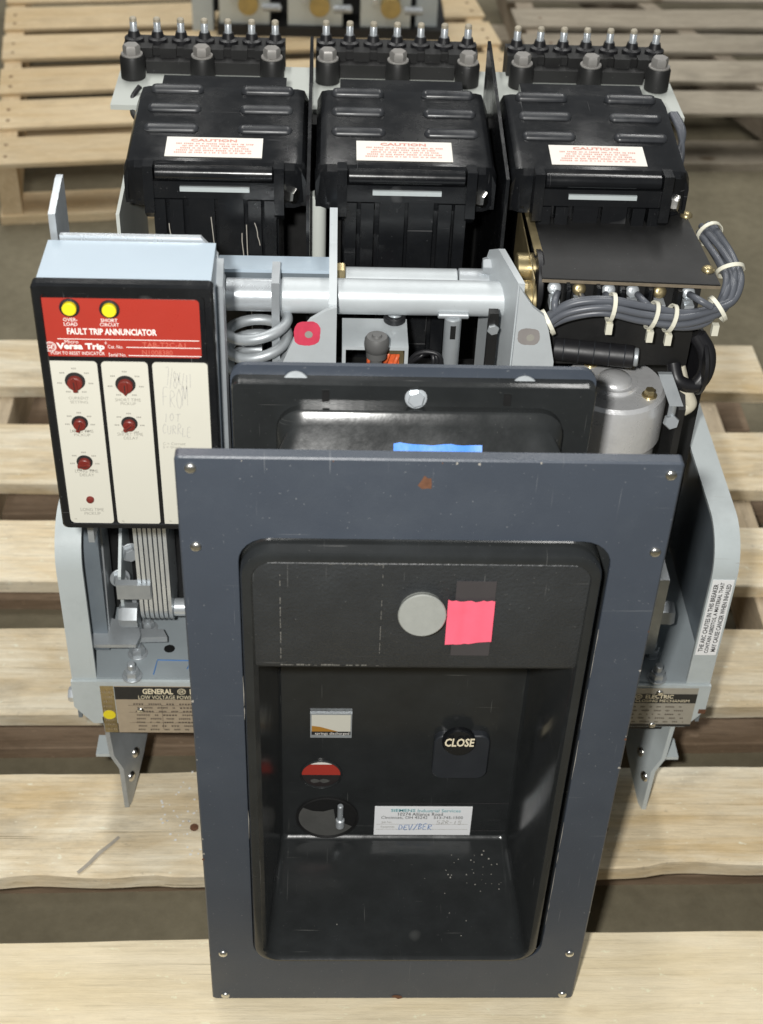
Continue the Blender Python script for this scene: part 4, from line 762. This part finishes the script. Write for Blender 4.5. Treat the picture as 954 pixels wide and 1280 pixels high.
# -- arc chutes: build one, copy twice
YC = .375
px_c = ((268, 215), (503, 220), (741, 226))
xc = [yp(*p, YC).x for p in px_c]
xc[1] += .0038; xc[2] += .0082
zf = [yp(*p, YC).z for p in px_c]; ZC = sum(zf)/3+.006
def arc_chute(cx):
    y1 = .512; zb = ZC+.012
    bm = bmesh.new(); hw = .054
    add_box(bm, cx-hw, cx+hw, YC+.004, y1, .45, ZC-.02); ch = mk('arc_chute', bm, 'phenolic', B, .003)
    for dx, wd in ((-.0475, .010), (-.033, .011), (-.0115, .0215), (.0135, .0215), (.034, .011), (.0475, .010)):
        box('chute_rib', cx+dx-wd/2, cx+dx+wd/2, YC-(.009 if abs(dx) > .026 else .0055), YC+.006, .452, ZC-.0275, 'phenolic', ch, .0015)
    # cover with shoulders
    prof = [(YC+.004, ZC-.034), (YC+.002, ZC-.004), (YC+.006, ZC+.001), (y1-.02, zb), (y1+.002, zb-.002), (y1+.004, ZC-.03)]
    bm = bmesh.new()
    ll = []
    for t, sx, dz in ((0, -.078, -.030), (0, -.078, -.012), (0, -.074, -.003), (0, -.068, 0), (0, .068, 0), (0, .074, -.003), (0, .078, -.012), (0, .078, -.030)):
        ll.append([(cx+sx, p[0]+(.004 if abs(sx) > .07 else 0), min(p[1], p[1]+dz) if i not in (0, 5) else p[1]-.006) for i, p in enumerate(prof)])
    loft(bm, ll); mk('chute_cover', bm, 'phenolic', ch, .0025)
    box('cover_neck', cx-.057, cx+.057, y1-.004, y1+.030, ZC-.03, zb-.003, 'phenolic', ch, .004)
    dz = (zb-ZC-.001)/(y1-.02-YC-.006)
    for row in range(3):
        for s_ in (-1, 1):
            yy = YC+.058+row*.034; z_ = ZC+.001+dz*(yy-YC-.006); o_ = rrect(cx+s_*.041-.024, cx+s_*.041+.024, yy-.0055, yy+.0055, .0054, 5); i_ = rrect(cx+s_*.041-.0195, cx+s_*.041+.0195, yy-.0008, yy+.0008, .0007, 5); j_ = rrect(cx+s_*.041-.0225, cx+s_*.041+.0225, yy-.0042, yy+.0042, .0041, 5)
            bm = bmesh.new(); f_ = lambda pts, h: [(a, b_, z_+dz*(b_-yy)+h) for a, b_ in pts]
            loft(bm, [f_(o_, -.002), f_(o_, .0008), f_(j_, .0030), f_(i_, .0040)]); mk('cover_rib', bm, 'ridgeblack', ch, 0, ang=75)  # ridge colour lightened for its lit sheen as well as wear
    # rolled front edge between two hanging lugs
    zr = ZC-.0042
    cyl('rolled_edge', (cx-.050, YC-.005, zr), (cx+.050, YC-.005, zr), .0064, 'phenolic', ch, 24)
    box('front_skirt', cx-.051, cx+.051, YC-.0085, YC+.003, ZC-.0265, ZC-.0110, 'phenolic', ch, .002)
    for s_ in (-1, 1): prism('side_lug', [(YC-.012, ZC+.004), (YC+.004, ZC+.004), (YC+.004, ZC-.047), (YC-.004, ZC-.047), (YC-.014, ZC-.038)], 'x', cx+s_*.0552-.0042, cx+s_*.0552+.0042, 'phenolic', ch, .0012)
    for s_ in (-1, 1): lathe('corner_boss', (cx+s_*.0665, YC+.016, ZC-.036), EZ, [(0, .0125), (.026, .0125), (.032, .0100), (.035, .0055), (.036, .0005)], 'phenolic', ch, 20, ang=60)
    box('metal_strip', cx-.029, cx+.030, YC-.0108, YC-.0083, ZC-.0190, ZC-.0150, 'paint', ch, .0005)
    hexbolt('cover_bolt', (cx+.0595, YC+.004, ZC-.026), (.9, -.5, 0), .0075, .010, 'chrome', ch, .0095)
    # caution label on the sloping front of the lid
    ly0, ly1 = YC+.012, YC+.043; lx0, lx1 = cx-.043, cx+.040
    zl = lambda y: ZC+.001+dz*(y-YC-.006)
    bm = bmesh.new(); P4 = [(lx0, ly0, zl(ly0)+.0004), (lx1, ly0, zl(ly0)+.0004), (lx1, ly1, zl(ly1)+.0004), (lx0, ly1, zl(ly1)+.0004)]
    loft(bm, [P4, [(a, b_, z+.0005) for a, b_, z in P4]]); mk('caution_label', bm, 'label', ch, 0)
    o = Vector((lx0, ly0, zl(ly0)+.0009)); vv = Vector((0, ly1-ly0, zl(ly1)-zl(ly0)))
    text('lettering', 'CAUTION', o+EX*(lx1-lx0)*.49+vv*.83, EX, vv, (lx1-lx0)*.48, .0042, 'redink', ch, bold=.03)
    quads('small_print', word_rows(lx1-lx0, (ly1-ly0)*.58, 5, 3, .5, .08, .1, .02), o+vv.normalized()*.004, EX, vv, 'redink', ch)
    return ch
chute = arc_chute(xc[1])
def copy_tree(o, parent, dx):
    c = o.copy(); C.objects.link(c); c.parent = parent
    for k in o.children:
        d = k.copy(); C.objects.link(d); d.parent = c
    c.location.x += dx; return c
ccs = [chute]
for i in (0, 2): ccs.append(copy_tree(chute, B, xc[i]-xc[1]))
o_ = ccs[1]; WL[o_] = WL[chute]+Vector((xc[0]-xc[1], 0, 0)); cx = xc[0]; rn = random.Random(17); bm = bmesh.new()
for dx, za, zb_, lean in ((-.004, .045, .12, .004), (.0265, .05, .16, .003), (-.040, .05, .075, .001), (.034, .048, .07, .004), (.022, .06, .10, .002)):
    pts = [(cx+dx+lean*t+rn.uniform(-.0004, .0004), YC-.0095 if abs(dx) > .026 else YC-.0060, ZC-za-(zb_-za)*t) for t in (0, .2, .4, .6, .8, 1)]
    loft(bm, [[(x-.0004, y, z) for x, y, z in pts], [(x+.0004, y, z) for x, y, z in pts]], False, False, closed=False)
mk('scratches', bm, 'scratch', o_, 0)
# barriers between the poles, far side sheets, rod
def barrier(x, mat='phenolic', y0=.352, y1=.58, zt0=.672, zt1=.70): prism('barrier_sheet', [(y0, .45), (y1, .45), (y1, zt1), (y1-.01, zt1), (y0, zt0-.02)], 'x', x-.0015, x+.0015, mat, B, .0004)
barrier((xc[0]+xc[1])/2-.002); barrier((xc[1]+xc[2])/2, zt0=.69)
prism('side_sheet', [(.37, .43), (.545, .43), (.545, ZC-.03), (.37, ZC-.045)], 'x', xc[0]-.086, xc[0]-.083, 'grey_ins', B, .0005)
v = yp(397, 300, .385); cyl('pale_rod', (v.x, .395, .46), (v.x, .395, yp(397, 242, .395).z), .0075, 'grey_ins', B)
# -- rear insulating shelf and terminal blocks
ZSH = .632
p0, p1, p2 = zp(146, 103, ZSH), zp(838, 106, ZSH), zp(858, 138, ZSH)
shl = box('rear_shelf', p0.x, p1.x, .57, .672, ZSH-.005, ZSH, 'grey_ins', B, .002)
def terminal_block(pxs, py0):
    """pxs: first and last stud tip"""
    yb_ = .678
    a, b_ = yp(pxs[0], py0, yb_), yp(pxs[1], py0+6, yb_); w0, w1 = a.x, b_.x; zt = (a.z+b_.z)/2; zb = zt-.028
    bm = bmesh.new(); add_box(bm, w0-.010, w1+.010, .662, .695, ZSH-.01, zb+.004); blk = mk('terminal_block', bm, 'matblack', B, .003)
    box('block_front', w0+.014, w1-.014, .646, .6615, ZSH+.0005, zb-.004, 'matblack', blk, .003)
    for k in range(7):
        x = w0+(w1-w0)*k/6
        lathe('stud', (x, yb_, zb), EZ, [(0, .0037), (.0235, .0037), (.0245, .0030), (.0250, .0002)], 'zinc', blk, 14)
        lathe('stud_sleeve', (x, yb_, zb+.002), EZ, [(0, .0098), (.006, .0098), (.0075, .0066), (.013, .0052)], 'rubber', blk, 16)
        lathe('stud_tip', (x, yb_, zb+.0245), EZ, [(0, .0036), (.003, .0036), (.0042, .0026)], 'studtip', blk, 12)
    for k in (0, 3, 6):
        x = w0+(w1-w0)*k/6+(.002 if k == 0 else -.002 if k == 6 else 0)
        lathe('terminal_sleeve', (x, .637, ZSH+.0005), EZ, [(0, .0122), (.0205, .0122), (.023, .0108)], 'matblack', blk, 20); hexbolt('terminal_bolt', (x, .637, ZSH+.0235), EZ, .0088, .0085, 'boltgrey', blk, .0108)
    for k in range(6):
        x = w0+(w1-w0)*(k+.5)/6; box('block_rib', x-.008, x+.008, .656, .670, zb-.012, zb+.0055, 'matblack', blk, .002)
terminal_block((166, 344), 21); terminal_block((408, 586), 26); terminal_block((648, 822), 33)
tube('side_wire', [yp(175, 108, .60), yp(166, 122, .59), yp(166, 140, .57), yp(172, 150, .55)], .0026, 'rubber', B)
for k in range(3): tube('side_wire', [yp(838+k*3, 142, .57), yp(850+k*2, 165, .55), yp(852-k*2, 195, .53), yp(846-k, 225, .50), yp(838, 250, .47)], .0032, 'cable', B)

# -- auxiliary switch box with its wiring
ZR = .622
q = [zp(*p, ZR) for p in ((662, 251), (855, 264), (901, 356), (678, 347), (676, 322), (668, 318))]
aux = prism('auxiliary_switch', [(q[0].x+.012, q[3].y+.005), (q[2].x-.012, q[3].y+.005), (q[2].x-.014, q[0].y), (q[0].x+.012, q[0].y)], 'z', .535, ZR-.003, 'matblack', B, .001)
prism('switch_cover', [(p.x, p.y) for p in (q[0], q[1], q[2], q[3], q[4], q[5])], 'z', ZR-.0028, ZR, 'matblack', aux, .0006)
gl = [zp(*p, ZR+.0004) for p in ((655, 262), (664, 262), (679, 318), (669, 319))]
prism('gold_strip', [(p.x, p.y) for p in gl], 'z', ZR+.0001, ZR+.0012, 'gold', aux, 0)
prism('gold_plate', [(YSH-.02, .50), (q[0].y, .50), (q[0].y, ZR-.004), (YSH-.012, ZR-.004), (YSH-.016, ZR-.03)], 'x', q[3].x-.006, q[3].x-.005, 'gold', aux, .0004)
lathe('gold_flange', (g0+.021, YSH+.018, .60), EX, [(0, .026), (.004, .026), (.005, .025)], 'rubber', aux, 32)
e0, e1 = q[3], q[2]; dd_ = (e1-e0).normalized(); nn_ = Vector((dd_.y, -dd_.x, 0))
prism('cover_edge', [(p.x, p.y) for p in (e0+nn_*.0002, e1+nn_*.0002, e1+nn_*.0012, e0+nn_*.0012)], 'z', ZR-.0036, ZR-.0012, 'wornedge', aux, .0003)
for p in ((858, 270), (885, 338)): v = zp(*p, ZR); pan('cover_screw', (v.x, v.y, ZR), EZ, .0055, 'gold', aux, .004)
fy = q[3].y+.005; tz0 = yp(780, 372, fy-.004).z
for k, px in enumerate((694, 725, 762, 792, 826, 862)):
    v = yp(px, 364+k*1.2, fy-.006)
    if k: box('terminal_divider', v.x-.0125, v.x-.0095, fy-.016, fy+.001, v.z-.016, v.z+.010, 'phenolic', aux, .0008)
    pan('terminal_screw', (v.x, fy-.0005, v.z), (0, -1, .5), .0058, 'gold' if k in (1, 4) else 'zinc', aux, .003)
    box('terminal_lug', v.x-.004, v.x+.004, fy-.012, fy-.0005, v.z-.014, v.z-.006, 'zinc', aux, .001)
# wire bundle: seven wires in one harness, each its own part
yh = fy-.030
path = [(674, 414, .262), (688, 400, .258), (716, 386, .254), (760, 383, .252), (805, 392, .252), (850, 399, .252), (885, 394, .258), (909, 376, .27), (917, 350, .285), (908, 325, .31), (893, 300, .345), (882, 286, .37)]
for k in range(7):
    a = 2*math.pi*k/6; r_ = .0065 if k < 6 else 0; rn = random.Random(k); pts = []
    for i, (px, py, y) in enumerate(path):
        p = yp(px, py, y); tw = a+i*.25; pts.append(p+Vector((.5*r_*math.sin(tw)+rn.uniform(-.001, .001)+(r_*math.cos(tw)*.9 if i > 6 else 0), r_*math.sin(tw)*.8, (r_*math.cos(tw) if i <= 6 else r_*.4*math.sin(tw))+rn.uniform(-.001, .001))))
    tube('wire', pts, .0031, 'cable', aux, 9, 6)
for (px0, py0, px1, py1) in ((697, 366, 694, 392), (757, 368, 776, 386), (797, 368, 818, 388), (862, 368, 890, 384), (727, 370, 735, 384)):
    tube('wire', [yp(px0, py0, fy-.008), yp((px0+px1)/2-2, (py0+py1)/2-1, fy-.022), yp(px1, py1, .254)], .0029, 'cable', aux, 9, 6)
def tie(px, py, y, d, tail, r=.0112):
    p = yp(px, py, y); dd, u, v = frame_of(d); bm = bmesh.new()
    pts = [p+(u*math.cos(2*math.pi*k/20)+v*math.sin(2*math.pi*k/20))*r for k in range(21)]
    loft(bm, [[q_+(q_-p).normalized()*h+dd*s for h, s in ((0, -.0017), (.0011, -.0017), (.0011, .0017), (0, .0017))] for q_ in pts], False, False)
    o = mk('cable_tie', bm, 'tie', aux, 0)
    if tail: t = p+Vector((-.001, -.006, -r-.002)); box('tie_head', t.x-.0027, t.x+.0027, t.y-.004, t.y+.001, t.z-.007, t.z+.003, 'tie', aux, .001)
tie(685, 403, .258, (1, .2, .5), False, .0105); tie(764, 384, .252, (1, 0, -.15), True); tie(815, 394, .252, (1, 0, -.3), True); tie(838, 398, .252, (1, 0, -.3), True); tie(897, 386, .262, (1, .3, .6), True); tie(913, 338, .298, (-.1, .5, .35), False); tie(887, 292, .36, (-.35, 1, .2), False)
# black ribbed tube, loop of black cable, strap
t0, t1 = yp(692, 436, .275), yp(792, 446, .262)
cyl('insulated_tube', t0, t1, .0098, 'rubber', B, 24); d = (t1-t0).normalized(); cyl('tube_end', t1, t1+d*.004, .008, 'zincdull', B, 16)
for k in range(5): c = t0+(t1-t0)*(.12+.19*k); lathe('tube_band', c, d, [(0, .0099), (.0004, .0102), (.0009, .0099)], 'platebl', B, 24)
for k in range(3): tube('cable_loop', [yp(868+k*3, 418, .285), yp(880+k*3, 440, .28), yp(880+k*2, 465, .275), yp(866+k*2, 482, .27), yp(848, 476, .27), yp(842, 455, .28)], .006, 'rubber', B)
lathe('tube_flange', yp(868, 452, .29), (1, .1, 0), [(0, .029), (.003, .029), (.004, .028)], 'rubber', B, 28)
tube('cord', [yp(848, 458, .285), yp(852, 475, .28), yp(858, 492, .277), yp(862, 505, .275), yp(852, 512, .274)], .0065, 'cloth', B)
v0, v1 = yp(832, 468, .265), yp(846, 508, .255); bm = bmesh.new(); loft(bm, [[(p.x-.006, p.y, p.z), (p.x+.006, p.y, p.z), (p.x+.006, p.y+.004, p.z), (p.x-.006, p.y+.004, p.z)] for p in (v1, v0)]); mk('grey_clip', bm, 'zincdull', B, .0008)
v = yp(838, 526, .26); hexbolt('clip_nut', v, (0, -1, .4), .007, .007, 'zincdull', B); cyl('clip_screw', v+Vector((0, .001, -.004)), v+Vector((0, .001, .02)), .0035, 'zincdull', B, 12)
prism('shade_post', [(.262, .19), (.30, .19), (.30, .54), (.262, .50)], 'x', v.x+.006, v.x+.012, 'matblack', B)  # post coloured black to stand for the shaded interior
# -- charging motor
ZM = .505; cM = zp(768, 478, ZM); RM = .0475
cM = Vector((cM.x, cM.y, ZM))
mot = lathe('charging_motor', cM-EZ*.19, EZ, [(0, RM*.93), (.140, RM*.93), (.141, RM), (.180, RM), (.187, RM*.965), (.190, RM*.90), (.190, RM*.44), (.1925, RM*.42), (.1925, RM*.33), (.1935, RM*.325), (.1965, RM*.27), (.1985, RM*.16), (.1992, RM*.06), (.1993, .0003)], 'cast', B, 48, ang=32)
for a in (60, -35, 200, 120): v = cM+Vector((math.cos(math.radians(a)), math.sin(math.radians(a)), 0))*RM*.72; hexbolt('motor_bolt', v, EZ, .005, .005 if a != 60 else .010, 'gold', mot, .0068)
